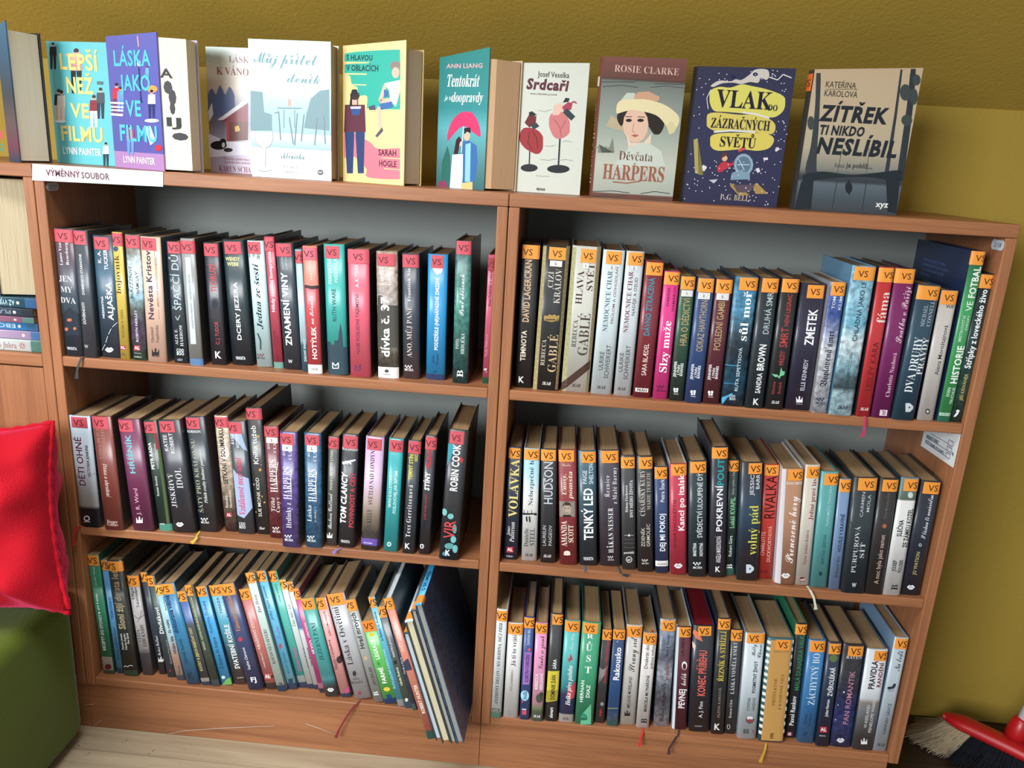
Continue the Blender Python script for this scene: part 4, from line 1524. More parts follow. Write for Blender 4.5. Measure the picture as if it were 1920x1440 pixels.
@780 942 1295 895 1081 476;464648:0,4a4a4a:.12,686868:.25,808284:.42,8c8078:.48,c4c8cc:.52,d0d4d8:.6,ccd0d4:1;3a4a5c;;silver and grey novel with black and wine two-line title
S 955 1080 485 568 1028
V b 1e1e22 945 568 800 48 PRAVIDLA
V b 742434 1005 582 785 34 RANDĚNÍ
V s d4d4d4 895 925 1115 24 VI KEELAND
V s d4d4d4 937 880 1155 24 PENELOPE WARD
M tulip e8e8e8 872 1228 50
@945 1057 1300 1125 1247 377;b0bcc4;7492ae;d=170;tall pale blue-grey novel with ice skate drawing
S 1125 1245 382 468 1185
V c 243238 1152 478 645 54 Na ledě
P 2c3a42 1062,792 1068,776 1100,774 1118,748 1134,752 1128,776 1112,792 1076,798
L 2c3a42 4 1066,805 1095,812 1120,800
V s 344248 1060 910 1165 28 HANNAH GRACE
M ikar 2c3438 1010 1250 62
"""

# each book: spine corners, cover colours and every printed line, in pixels of an enlarged crop
TOP = """#T1
@-40 95 35 33;.05 .03;1c3c58:0,6a3450:.12,5a4a50:.3,2c3a48:.5,2c5878:.8,3a6c8c:1;262b2c;c=290,140,.085 th=50;stout dark blue book fanned wide open beside the turquoise paperback
H b d85068 10 890 40 50 E
H b 3a9a90 8 985 40 50 G
@345 190 800 200;.13 .12;5ac2ca;48aab4;th=30;turquoise paperback with yellow capitals and tiny couples
H b f0dc84 588 345 290 118 LEPŠÍ
H b f0dc84 596 520 200 118 NEŽ
H b f0dc84 602 710 135 104 VE
H b f0dc84 616 885 318 108 FILMU
H b f0f4f0 615 1015 285 52 LYNN PAINTER
G 1c1c20 1c1c20 398 195 400
G 1c1c20 e0b098 440 545 795
G e0dcd0 e0dcd0 460 555 795
G c89090 1c1c20 572 240 580
P d8a8a0 485,285 600,270 605,330 540,345
G 8a2c38 e8e8e8 705 590 835
G 4a5058 24344c 755 535 770
R 5a7078 728 775 490 515
G e8e8e8 24344c 795 945 1125
O e8f0f0 455 790 40 12
@790 155 1170 122;.085 .03;b084bc:0,b084bc:.125,5658a8:.13,5a5cb0:.6,6264b4:1;c8c0d0;c=1480,290,.075 w=1180,190,1395,205,.042 th=55;purple paperback fanned open with pale cyan capitals and street lamp
H b 5ac0e0 988 315 275 115 LÁSKA
H b 5ac0e0 1018 500 220 115 JAKO
H b 5ac0e0 1004 692 110 115 VE
H b 5ac0e0 1040 880 285 118 FILMU
L 34386c 12 1042,385 1060,650
O f0f0f0 1042 355 14 22
P 34386c 1045,650 1055,590 1072,650
L e8a0a0 9 1030,150 1040,230
O e0a058 1142 548 40 28
G d0d8e8 34386c 1138 550 770
G c83c48 8a3c48 875 500 740
G 6a9ad8 6a9ad8 905 530 720
L e8e8f0 8 828,650 930,655
L e8e8f0 7 830,680 928,685
L e8e8f0 7 832,705 926,710
P e8e8f0 830,728 925,735 922,752 832,745
G 6ab0d8 6ab0d8 1105 375 480
G c83848 6a9ad8 980 815 1040
P e0e0ec 1085,830 1130,825 1170,940 1130,970
O c83848 1190 990 28 24
O e8e8f0 1140 785 55 14
H b f0e4e8 1045 1082 235 48 LYNN PAINTER
@1540 230 1960 245;.14 .14;c8b4c8:0,bcb0c8:.08,a8a8bc:.25,706c80:.4,6c7088:.55,c8b8a8:.68,bcb4a4:.85,8ca498:1;8a8a90;th=25;winter romance with snowy chalet and black dog behind the glare cover
H f 8a5a60 1790 325 150 50 LÁSK
H f 8a2c34 1745 415 245 56 K VÁNO
P 5a6890 1560,600 1590,545 1620,590 1650,520 1690,590 1720,530 1760,600 1760,700 1560,760
P e0e4ec 1560,720 1590,650 1600,740 1570,790
P e8e8f0 1630,780 1860,610 1860,650 1700,780
P 8c4450 1660,790 1860,650 1860,800 1720,800
P 704038 1700,800 1860,790 1860,930 1720,940
P e8c060 1760,830 1790,820 1800,860 1765,870
R b84048 1700 1718 795 940
P e4e4f0 1560,880 1700,940 1860,950 1860,1040 1570,1060
O 1c1c22 1640 970 62 34
O 1c1c22 1672 945 26 26
O e8e4e0 1676 968 12 20
O 1c1c22 1712 1005 34 16
V f 8a8a8a 1560 1060 1100 10 .
H s b07880 1775 1072 190 18 Od autorky scénáře Vánoc
H s b07880 1780 1098 190 18 úspěšného filmu společně
H f 7a3c4c 1762 1148 240 44 KAREN SCHA
#T2
@420 92 1040 115;.05 .045;d4dcde:0,d8e0e2:.22,5c8c94:.225,a4b8b4:.33,4c848c:.34,4a8a98:.5,6aa8b4:.58,98c8d0:.68,a4d0d8:.8,98ccd8:1;d8d0c0;c=1100,160,.085 pg=c8ac8c th=35;glossy pale cyan novel with terrace chairs and drawn wine glass
P 4a7880 440,480 530,490 540,640 600,660 600,780 440,780
P 4a7880 1030,470 960,480 890,540 860,650 840,760 1030,780
L 3c6c78 8 640,610 820,612
L 3c6c78 6 690,620 690,760
L 3c6c78 6 770,620 770,760
L 3c5c68 8 620,650 650,640 665,850
L 3c5c68 8 730,680 760,880
L 3c5c68 8 790,650 770,890
L 3c5c68 8 840,660 820,860
L 3c5c68 8 940,680 920,890
L 3c5c68 8 990,670 1000,880
R c88878 718 742 545 600
H c 3c7c84 700 235 470 90 Můj přítel
H c 3c7c84 835 385 250 75 deník
P f4f6f6 480,790 605,790 608,840 585,895 552,915 552,1060 600,1075 600,1085 500,1085 500,1075 536,1060 532,915 500,890 475,850
L 6a7c84 4 480,790 475,850 500,890 535,915
L 6a7c84 4 605,790 608,840 585,895 552,915 552,1060
L 6a7c84 5 495,1078 545,1086 605,1076
H c 3c7c84 755 965 180 54 sklenička
H f 9ca4a6 735 1050 110 26 DANKA
H f 9ca4a6 735 1090 120 24 ŠÁRKOVÁ
O 2c343c 963 1093 22 20
H b e8e8e8 963 1093 30 14 KET
@1132 145 1608 102;.075 .04;ecd28e;d8bc78;c=1740,150,.075 pg=c4ac90 th=45;cream yellow novel with teal cloud, girl reading and boy
P 2cae9c 1150,200 1530,172 1560,185 1562,610 1545,620 1330,615 1312,600 1312,520 1250,515 1240,455 1200,435 1185,370 1148,355 1145,285 1310,275 1310,265 1148,270
R ecd28e 1146 1310 264 274
R ecd28e 1148 1310 350 360
R ecd28e 1200 1308 432 440
P e07888 1140,790 1195,790 1270,830 1340,870 1395,915 1540,912 1560,930 1560,1130 1540,1145 1320,1130 1310,1070 1250,1000 1200,970 1142,975
R ecd28e 1420 1560 984 990
R ecd28e 1440 1560 1066 1072
H b 1c3c44 1258 232 195 40 S HLAVOU
H b 1c3c44 1280 310 240 44 V OBLACÍCH
G 5c2438 243c6c 1222 480 1100
P 1c1c28 1195,490 1215,470 1240,480 1246,590 1240,600 1235,520 1205,520 1200,600 1180,620
P f0f0f0 1188,600 1268,598 1265,615 1225,622 1190,615
P 2c4c8c 1195,615 1262,615 1258,660 1200,665
O 8c7c74 1525 292 38 34
O e0b8a4 1528 345 28 42
P e8e8e4 1440,425 1560,400 1562,480 1530,600 1490,560 1480,480
L e0b8a4 26 1450,440 1410,560 1490,550
P 3c68a8 1405,580 1500,560 1510,605 1420,625
P 3c68a8 1440,470 1470,480 1478,525 1440,530
L e0b8a4 24 1400,600 1410,760
P 4c4c60 1325,600 1370,585 1380,625 1330,625
P 4c4c60 1375,820 1425,755 1435,780 1390,830
H b 5c2438 1466 945 136 44 SARAH
H b 5c2438 1468 1027 132 44 HOGLE
#T3
@95 148 457 72;.10 .05;2c6468:0,4a8488:.2,5cb0b8:.45,2c8c90:.6,1f8480:1;c8b090;c=690,165,.085 pg=cca884 w=470,90,510,98,.055 th=60;teal novel fanned open with pink umbrella couple and white brush title
H b d8a8b0 275 205 260 32 ANN LIANG
H I f0f4f0 260 310 235 90 Tentokrát
H I e8f0ec 158 435 55 34 je to
H I f0f4f0 290 430 225 72 doopravdy
P d83c6c 148,750 160,660 195,585 250,540 310,535 350,570 380,640 388,715 340,690 265,640 200,690
L e8e4e8 5 266,640 250,830
P 2c6c60 110,900 150,780 170,860 165,1040 105,1040
P 3c6ca8 258,750 300,740 360,780 365,900 345,1040 255,1050
P 8cc8e0 280,770 318,760 312,1040 275,1040
O e0b8a0 290 710 22 36
P 241c24 270,655 315,648 318,690 290,680 272,700
O e8c8b4 235 760 16 26
P 3c2028 212,740 235,712 252,740 240,760 225,840 195,840
P d8ecec 185,845 262,840 260,1000 250,1108 165,1100
P e4c080 248,1050 330,1040 330,1108 250,1108
P 8c3c58 85,1040 130,1030 160,1095 82,1092
@695 185 1175 187;.09 .09;d0d4c8;98a094;th=22;pale grey novel with two anatomical hearts on stands
H s 34302c 915 268 225 40 Josef Veselka
H B 5c2434 868 340 300 74 Srdcaři
H s 7c6c60 840 408 195 14 román z lékařského prostředí
L 24282a 9 742,820 738,930
O 24282a 738 940 62 28
L 24282a 12 960,720 948,930
O 24282a 948 948 82 30
P 9c3034 690,660 740,650 800,670 838,720 835,800 800,840 740,820 690,780 665,720
P 6c2428 705,615 740,550 790,570 785,620 740,650
P 24282a 735,540 760,532 795,560 740,570
P 2c3c3c 745,630 790,615 812,640 770,665
L 4c1c20 5 760,670 790,720 800,800
L 4c1c20 5 740,680 730,760 760,810
P c87878 890,560 940,535 990,545 1030,610 1030,680 990,720 940,730 905,700 880,630
P e0b8a8 915,490 970,470 990,510 950,560 905,560
P a83c50 975,500 1020,465 1050,480 1040,520 990,540
P 2c3c40 980,540 1010,510 1070,570 1040,600
P 24282a 980,470 1000,435 1030,440 1020,465
L a83c50 10 1030,480 1060,462 1080,475
L 8c4450 4 920,590 960,650 970,720
L 8c4450 4 1000,600 970,660
L 8c8c84 3 800,525 850,535 900,520
L 8c8c84 3 850,780 890,785 925,775
L 8c8c84 3 820,880 880,885 935,875
L 8c8c84 3 950,885 1000,880 1055,888
L 8c8c84 3 785,995 830,1000 885,1000
L 8c8c84 3 980,750 1010,745 1045,755
H b 24282a 822 1093 62 18 BRANA
@1275 138 1880 158;.075 .085;6c4034:0,6c4034:.03,a8b0a4:.035,c0c4b4:.25,98a498:.5,848c84:.7,6c746c:.83,4c3028:.845,64382f:.86,78443a:1;744034;th=34;antique brown and green novel with portrait of lady in straw hat
H f d4b0a4 1585 235 470 50 ROSIE CLARKE
L 44484a 5 1260,320 1500,322
L 44484a 5 1270,355 1400,345 1520,360
L 44484a 4 1610,360 1720,350 1850,365
L 44484a 4 1640,335 1850,340
P b8a88c 1290,640 1330,560 1430,640 1420,680
P 2c241f 1370,560 1480,520 1640,520 1710,600 1690,680 1640,700 1560,600 1440,590 1400,640
O dcb8a0 1505 630 92 130
P e0c8b4 1440,700 1470,760 1560,760 1620,690 1600,850 1460,850
O 2c2420 1455 598 22 12
O 2c2420 1540 598 24 12
L b08470 5 1492,620 1482,680 1500,685
P b06058 1470,705 1500,698 1530,705 1500,720
L 3c2c24 5 1432,570 1478,572
L 3c2c24 5 1518,572 1572,575
P c89c80 1490,420 1520,395 1600,390 1680,430 1670,460 1500,460
P c0c8b8 1400,450 1440,400 1500,400 1490,460 1410,480
P e0d4a8 1365,545 1375,475 1420,450 1560,445 1700,480 1790,540 1820,590 1800,650 1750,700 1725,640 1650,560 1500,525 1440,530
P d4c898 1725,640 1750,700 1780,690 1800,650 1760,600
P c4ccc0 1360,900 1470,780 1600,760 1690,820 1720,930 1380,940
L 98907c 14 1215,790 1330,800
P 7c8478 1230,830 1240,770 1260,830 1290,780 1300,830 1340,720 1350,830
H f 6c4c40 1506 855 248 66 Děvčata
H f 6c4c40 1498 908 20 24 z
H F 9c5c48 1490 975 450 110 HARPERS
L 9c5c48 8 1340,1040 1440,1050 1540,1035
L 44484a 5 1190,1110 1340,1105 1460,1120
L 44484a 5 1540,1125 1640,1110 1750,1125
L 44484a 4 1190,1140 1440,1145
L 44484a 4 1540,1155 1750,1160
#T4
@190 132 895 150;.07 .075;1c1c44:0,1e2048:.5,1c1c40:1;14141e;th=36;navy children's book with yellow cloud title panels and train
P d4cc64 275,310 340,280 420,285 500,262 580,275 690,300 800,345 815,400 795,460 730,500 640,490 500,470 380,460 300,450 270,380
P d0c060 255,480 330,465 480,480 600,480 700,510 745,560 720,620 620,610 480,590 330,600 250,560
P d4c45c 285,630 400,610 560,610 690,620 735,660 700,720 620,740 560,735 480,730 330,740 275,700
P c8c0b8 280,270 340,235 420,240 460,225 500,230 560,190 590,160 640,150 690,160 700,200 680,230 640,215 620,250 560,245 500,260 440,250 360,255 300,280
O 1e2048 440 208 20 14
O 1e2048 600 190 18 14
L d8d8dc 7 700,210 760,230 800,190 860,215
L d8d8dc 5 280,300 250,360 260,440
L d8d8dc 12 510,465 600,475 700,505
L d8d8dc 12 300,605 420,595 600,605
H F 1c1830 520 370 400 130 VLAK
H F 1c1830 725 430 70 45 DO
H F 1c1830 492 548 430 72 ZÁZRAČNÝCH
H F 1c1830 472 678 265 75 SVĚTŮ
O 8ca4b8 515 840 70 80
O 5c7488 515 840 52 60
L b4c8d8 6 480,800 520,880
L b4c8d8 6 470,840 560,840
P 7c98ac 430,900 480,880 560,900 560,945 420,950
P a88c4c 415,990 440,975 560,1060 480,1060
P a88c4c 580,990 610,970 690,1050 600,1050
P 5c4c58 440,985 600,985 560,1040 470,1040
P b83440 325,860 370,820 430,830 440,810 445,835 390,870 350,895 330,890
O d8b090 378 790 22 26
P 5c3424 350,790 362,755 395,755 400,790 390,775 362,790 355,830
P c84850 475,735 520,705 530,730 480,750
P d8d4d8 205,865 225,840 252,860 230,890
P d8d4d8 740,735 765,712 775,730 748,748
P d8d4d8 655,790 690,788 690,806 660,808
P d8d4d8 600,870 625,862 635,890 615,900
P c0c0c8 265,950 330,945 300,975
P a89c5c 155,660 185,650 195,800 190,910 225,915 165,900
Y d4d8ec 190,160 880,1140 260
H f c8b8a0 450 1076 210 42 P. G. BELL
@1030 155 1810 145;.06 .055;30383e:0,3c4a52:.1,54606a:.2,1e2830:.22,28323a:.25,7c7c74:.3,b0a488:.45,bca888:.7,bca484:1;2c2c2c;th=36 sp=1;tan-to-slate novel with forest reflection and bold slanted capitals
P 2c3238 1720,150 1755,150 1735,420 1700,700 1660,960 1620,950 1650,700 1690,420
P 30363c 1645,155 1660,155 1620,480 1560,900 1530,900 1600,480
P 343a40 1040,180 1070,180 1060,500 1040,880 1090,900 960,905 1000,700 1030,420
O 3c4444 1760 230 30 40
O 3c4444 1680 320 40 60
O 3c4444 1740 350 30 60
O 3c4444 1690 520 40 40
O 3c4444 1000 540 26 50
L 5c5c58 5 1230,700 1190,900
L 5c5c58 5 1420,720 1400,900
P 1e272d 950,910 1090,890 1290,912 1500,895 1660,880 1650,960 1450,935 1250,930 1080,945 940,960
P 1e272d 930,960 1020,950 1000,1160 880,1160
P 1e272d 1540,930 1640,960 1615,1190 1550,1180
L 30383e 6 1190,950 1150,1160
L 30383e 6 1400,950 1370,1170
O 1c2228 1272 1005 26 42
L 1c2228 8 1272,950 1276,1060
H s 3c3830 1215 265 222 44 KATEŘINA
H s 3c3830 1215 330 242 44 KAROLOVÁ
L 3c3830 3 1105,297 1335,297
H B 1e242c 1305 478 475 110 ZÍTŘEK
H B 1e242c 1222 595 325 66 TI NIKDO
H B 1e242c 1328 715 580 112 NESLÍBIL
H s 4c4c48 1206 845 72 30 Kdosi
H b 3c3c3c 1350 848 190 34 je poblíž...
H b ecece8 1512 1125 86 42 xyz
"""
# ------------------------------------------------------------------ room
W, PT, BT = 0.80, 0.0185, 0.0213             # unit width, panel and top-board thickness
H = [FZ - 0.3292, FZ - 0.6599, FZ - 0.9939]   # shelf tops
ZB, DEP = FZ - 1.0113, 0.284

def wall_mat(name, c, bump):
    m = bpy.data.materials.new(name); m.use_nodes = True
    b = m.node_tree.nodes['Principled BSDF']; b.inputs['Roughness'].default_value = 0.75; b.inputs['Specular IOR Level'].default_value = 0.25
    n = nd(m, 'ShaderNodeTexNoise'); n.inputs['Scale'].default_value = 170; n.inputs['Detail'].default_value = 4
    n2 = nd(m, 'ShaderNodeTexNoise'); n2.inputs['Scale'].default_value = 3; n2.inputs['Detail'].default_value = 2
    g = nd(m, 'ShaderNodeNewGeometry'); lk(m, g.outputs['Position'], n.inputs['Vector']); lk(m, g.outputs['Position'], n2.inputs['Vector'])
    rp = nd(m, 'ShaderNodeValToRGB'); k = rgb(c)
    rp.color_ramp.elements[0].color = (k[0] * .9, k[1] * .9, k[2] * .88, 1); rp.color_ramp.elements[1].color = (k[0] * 1.06, k[1] * 1.06, k[2] * 1.08, 1)
    lk(m, n2.outputs['Fac'], rp.inputs[0]); lk(m, rp.outputs[0], b.inputs['Base Color'])
    bp = nd(m, 'ShaderNodeBump'); bp.inputs['Strength'].default_value = bump; bp.inputs['Distance'].default_value = 0.004
    lk(m, n.outputs['Fac'], bp.inputs['Height']); lk(m, bp.outputs[0], b.inputs['Normal'])
    return m
YEL = wall_mat('olive_yellow_paint', 'a88c3a', .2)
XA, XB = -2.6, 2.4
struct(obj('wall_back', boxv(XA, XB, WALL_Y, WALL_Y + .12, 0, CREASE_Z), BOXF, YEL))
# sloped attic ceiling around the roof window opening
def slope_patch(x0, x1, t0, t1):
    return [slope_pt(x0, t0), slope_pt(x1, t0), slope_pt(x1, t1), slope_pt(x0, t1), slope_pt(x0, t0, .1), slope_pt(x1, t0, .1), slope_pt(x1, t1, .1), slope_pt(x0, t1, .1)]
sv_, sf_ = [], []
a0, a1, b0, b1 = SKX - SKW / 2, SKX + SKW / 2, SKT - SKH / 2, SKT + SKH / 2
for q in ((XA, XB, 0, b0), (XA, a0, b0, b1), (a1, XB, b0, b1), (XA, XB, b1, 2.7)):
    n = len(sv_); sv_ += slope_patch(*q); sf_ += [tuple(i + n for i in f) for f in BOXF]
struct(obj('ceiling', sv_, sf_, wall_mat('olive_yellow_plaster', 'a88c3a', .3)))
WHITE = pmat('white_lacquer', rgb('e4e4e0'), .4)
wf = struct(empty('window_1', slope_pt(SKX, SKT)))
for q in ((a0 - .05, a0, b0 - .05, b1 + .05), (a1, a1 + .05, b0 - .05, b1 + .05), (a0, a1, b0 - .05, b0), (a0, a1, b1, b1 + .05)):
    vv = [v - slope_pt(SKX, SKT) - Vector((0, math.sin(SLOPE), math.cos(SLOPE))) * .02 for v in slope_patch(*q)]
    obj('window_frame', vv, BOXF, WHITE, wf)

# floor: laminate boards to the left, dark boards at the right end
FLB = struct(obj('floor', boxv(XA, .62, -3.4, WALL_Y, -.06, -.006), BOXF, pmat('subfloor', rgb('4a3c30'), .9)))
def plank_mat(a, b, nm):
    m = bpy.data.materials.new(nm); m.use_nodes = True
    p = m.node_tree.nodes['Principled BSDF']; p.inputs['Roughness'].default_value = .45
    g = nd(m, 'ShaderNodeNewGeometry'); mp = nd(m, 'ShaderNodeMapping'); mp.inputs['Scale'].default_value = (3, 60, 20)
    lk(m, g.outputs['Position'], mp.inputs[0])
    n = nd(m, 'ShaderNodeTexNoise'); n.inputs['Scale'].default_value = 1; n.inputs['Detail'].default_value = 5; n.inputs['Distortion'].default_value = .6
    lk(m, mp.outputs[0], n.inputs['Vector'])
    oi = nd(m, 'ShaderNodeObjectInfo'); ad = nd(m, 'ShaderNodeMath', operation='MULTIPLY_ADD'); ad.inputs[1].default_value = .25
    lk(m, oi.outputs['Random'], ad.inputs[0]); lk(m, n.outputs['Fac'], ad.inputs[2])
    rp = nd(m, 'ShaderNodeValToRGB'); rp.color_ramp.elements[0].position = .3; rp.color_ramp.elements[1].position = .85
    rp.color_ramp.elements[0].color = (*rgb(a), 1); rp.color_ramp.elements[1].color = (*rgb(b), 1)
    lk(m, ad.outputs[0], rp.inputs[0]); lk(m, rp.outputs[0], p.inputs['Base Color'])
    return m
OAK = plank_mat('8a7862', 'b4a48a', 'pale_oak_laminate')
pw, pl = .088, 1.18
pm = bpy.data.meshes.new('plank')
pm.from_pydata(boxv(0, pl - .0012, 0, pw - .0012, -.006, 0), [], BOXF); pm.materials.append(OAK); pm.update()
for r in range(30):
    yy = .03 - (r + 1) * pw; off = (r * .43) % pl
    x = -2.2 - off
    while x < .62:
        if x + pl > -2.2 and x + pl < .64:
            o = bpy.data.objects.new('plank', pm); COL.objects.link(o); o.location = (x, yy, 0); o.parent = FLB
        x += pl
DARKW = plank_mat('24170f', '3a281c', 'dark_floor_boards')
FLD = struct(obj('floor.001', boxv(.62, XB, -3.4, WALL_Y, -.06, -.006), BOXF, pmat('subfloor', rgb('4a3c30'), .9)))
for k in range(6):
    o = obj('plank', boxv(.621, XB - .01, WALL_Y - (k + 1) * .16 + .001, WALL_Y - k * .16, -.006, 0), BOXF, DARKW, FLD)

# ------------------------------------------------------------------ bookcases
WX, WZ, WYm = wood_mat('x'), wood_mat('z'), wood_mat('y')
GREY = pmat('grey_hardboard', rgb('8f9591'), .6)
def bookcase(x0, label):
    e = empty('bookcase', (x0 + W / 2, 0, 0)); tag(e, label, 'bookcase', 'alder laminate wall units')
    dx = x0 + W / 2
    P = lambda nm, a, b, c, d, z0, z1, m, bev=.0018: bevbox(nm, a - dx, b - dx, c, d, z0, z1, m, e, bev)
    P('top_board', x0 + .0004, x0 + W - .0004, 0, DEP + .008, FZ - BT, FZ, WX)
    P('side_panel', x0 + .0006, x0 + PT, 0, DEP + .008, ZB, FZ - BT - .0003, WZ)
    P('side_panel', x0 + W - PT, x0 + W - .0006, 0, DEP + .008, ZB, FZ - BT - .0003, WZ)
    P('plinth', x0 + .0004, x0 + W - (PT if x0 > -.1 else .0004), .004, .022, 0.0005, ZB - .0003, WX, .0006)
    P('back_panel', x0 + PT, x0 + W - PT, DEP, DEP + .004, ZB, FZ - BT - .0003, GREY, 0)
    return e, P, dx
e1, P1, _ = bookcase(-W, 'alder bookcase with white paper sign on its top edge')
for z in H: P1('shelf', -W + PT + .0003, -PT - .0003, .0008, DEP - .0005, z - .018 if z != H[2] else ZB + .0003, z, WX)
e2, P2, _ = bookcase(0, 'alder bookcase with exposed outer side panel beside the broom')
for z in H: P2('shelf', PT + .0003, W - PT - .0003, .0008, DEP - .0005, z - .018 if z != H[2] else ZB + .0003, z, WX)
e3, P3, dx3 = bookcase(-2 * W, 'alder cupboard unit with closed door behind the red cushion')
P3('shelf', -2 * W + PT + .0003, -W - PT - .0003, .0008, DEP - .0005, H[0] - .022, H[0], WX)
P3('shelf', -2 * W + PT + .0003, -W - PT - .0003, .0008, DEP - .0005, ZB + .0003, H[2], WX)
P3('door', -2 * W + PT + .002, -W - PT - .002, .003, .021, H[2] + .002, H[0] - .025, WZ, .001)

# ------------------------------------------------------------------ books
ROWS = {'A1': ((80, 410, 4.8), 0, 'L'), 'A2': ((360, 420, 4.8), 0, 'L'), 'A3': ((630, 430, 4.5), 0, 'L'),
        'C1': ((120, 730, 4.8), 1, 'L'), 'C2': ((390, 720, 4.5), 1, 'L'), 'C3': ((600, 750, 4.5), 1, 'L'),
        'E1': ((140, 1000, 4.8), 2, 'L'), 'E2': ((400, 1030, 5.143), 2, 'L'), 'E3': ((600, 1040, 4.0), 2, 'L'),
        'B1': ((950, 440, 4.5), 0, 'R'), 'B2': ((1220, 470, 4.5), 0, 'R'), 'B3': ((1500, 470, 4.234), 0, 'R'),
        'D1': ((930, 780, 4.645), 1, 'R'), 'D2': ((1220, 780, 4.235), 1, 'R'), 'D3': ((1440, 820, 4.5), 1, 'R'),
        'F1': ((900, 1070, 4.8), 2, 'R'), 'F2': ((1160, 1080, 4.236), 2, 'R'), 'F3': ((1420, 1110, 4.3625), 2, 'R'),
        'T1': ((0, 30, 4.0), 0, 'T'), 'T2': ((360, 50, 4.0), 0, 'T'), 'T3': ((800, 70, 3.84), 0, 'T'), 'T4': ((1260, 90, 3.84), 0, 'T')}
WHERE = {('L', 0): ('upper red-sticker shelf', 'novels on the upper red-sticker shelf'), ('L', 1): ('middle red-sticker shelf', 'novels on the middle red-sticker shelf'),
         ('L', 2): ('bottom shelf with albums', 'books on the bottom shelf with albums'), ('R', 0): ('upper orange-sticker shelf', 'novels on the upper orange-sticker shelf'),
         ('R', 1): ('middle orange-sticker shelf', 'novels on the middle orange-sticker shelf'), ('R', 2): ('bottom shelf without albums', 'novels on the bottom shelf without albums')}
def parse(txt):
    out, cur = [], None
    for ln in txt.strip().split('\n'):
        if ln[0] == '#': row = ln[1:].strip(); continue
        if ln[0] == '@':
            a = ln[1:].split(';'); cur = {'row': row, 'h': a, 'lines': []}; out.append(cur)
        else: cur['lines'].append(ln)
    return out
BOOKS = parse(LEFT) + parse(RIGHT)
TOPS = parse(TOP)
EXTRA = ['VÝMĚNNÝ', 'SOUBOR', '2/17', '2/18', 'NOSNOST BUŇKY', 'POČET BUNĚK VE SLOUPCI', 'kg', 'MARTIN JISKRA', 'Martin Jiskra', 'AŽ VYJDE', 'PLAČ', 'EBO', 'VS',
         'O BRUMENI', 'SVĚT LESA', 'ROBERT HUNTER', 'MISTROVSTVÍ EVROPY VE FOTBALE', 'PATŘÍ MEZI NEJVĚTŠÍ SPORTOVNÍ UDÁLOSTI', 'A TY DNEŠNÍ SE NA NĚJ TĚŠÍ', 'KAŽDÝ ZÁPAS', 'Děvčata z Harpers', 'A', 'IJ', '610']
pairs = set()
for b in BOOKS + TOPS:
    for ln in b['lines']:
        t = ln.split()
        if t[0] in 'VDH':
            for ch, _ in split_text(' '.join(t[7:])): pairs.add((t[1], ch))
        elif t[0] == 'N':
            for ch in t[5]: pairs.add(('b', ch))
for s in EXTRA:
    for st in 'sbfB':
        for ch, _ in split_text(s): pairs.add((st, ch))
for st, s in (('b', 'K'), ('b', 'FJ'), ('I', 'IKAR'), ('I', 'Eva'), ('b', 'AL'), ('i', 'VÝMĚNNÝSOUBOR'), ('I', 'VÝMĚNNÝSOUBOR'), ('i', '2/178')):
    for ch, _ in split_text(s): pairs.add((st, ch))
prepare_glyphs(sorted(pairs))

def book_shell(root, w, d, h, spine_m, side_m, pages_m, pb=False, bulge=None):
    """C-shaped case (spine plus two boards) and the page block; spine towards -y"""
    b = min(.0030, w * .10) if bulge is None else bulge
    if pb: b *= .35
    t = .0007 if pb else min(.0023, w * .12)
    n = 14
    prof = [(-w / 2 + w * i / n, b * abs(2 * i / n - 1) ** 5) for i in range(n + 1)]
    outer = [(-w / 2, d)] + prof + [(w / 2, d)]
    ti = t * 1.1
    inner = [(-w / 2 + t, d)] + [(max(-w / 2 + t, min(w / 2 - t, x)), y + ti + .0008) for x, y in prof] + [(w / 2 - t, d)]
    N = len(outer); V = []
    for z in (0, h):
        V += [(x, y, z) for x, y in outer] + [(x, y, z) for x, y in inner]
    F, FM = [], []
    for i in range(N - 1):
        side = 1 if i in (0, N - 2) else 0
        F.append((i, i + 1, 2 * N + i + 1, 2 * N + i)); FM.append(side)
        F.append((N + i + 1, N + i, 3 * N + i, 3 * N + i + 1)); FM.append(1)
        F.append((2 * N + i, 2 * N + i + 1, 3 * N + i + 1, 3 * N + i)); FM.append(side)
        F.append((i + 1, i, N + i, N + i + 1)); FM.append(side)
    for i in (0, N - 1):
        q = (i, 2 * N + i, 3 * N + i, N + i); F.append(q if i == 0 else q[::-1]); FM.append(1)
    o = obj('cover', V, F, [spine_m, side_m], root, FM)
    for p in o.data.polygons:
        if p.material_index == 0 and abs(p.normal.z) < .5: p.use_smooth = True
    g = 0.0 if pb else .0032
    m_ = t + .0002
    y0 = .0012 if pb else ti + .0016
    pp = [(-w / 2 + m_, d - g - .0003)] + [(max(-w / 2 + m_, min(w / 2 - m_, x)), y + y0) for x, y in prof] + [(w / 2 - m_, d - g - .0003)]
    K = len(pp); z0, z1 = (.0006, h - .0006) if pb else (g, h - g)
    PV = [(x, y, z0) for x, y in pp] + [(x, y, z1) for x, y in pp]
    PF = [(i, (i + 1) % K, K + (i + 1) % K, K + i) for i in range(K)] + [tuple(range(K))[::-1], tuple(range(K, 2 * K))]
    obj('page_block', PV, PF, pages_m, root)
    return b
def spine_wrap(w, b):
    def f(s, v, off):
        if s < -w / 2: return (-w / 2 - off, b + (-w / 2 - s), v)
        if s > w / 2: return (w / 2 + off, b + (s - w / 2), v)
        u = abs(2 * s / w)
        return (s, b * u ** 5 - off, v)
    return f
def opts_of(s):
    o = {}
    for t in s.split():
        if '=' in t: k, v = t.split('='); o[k] = v
        else: o[t] = True
    return o

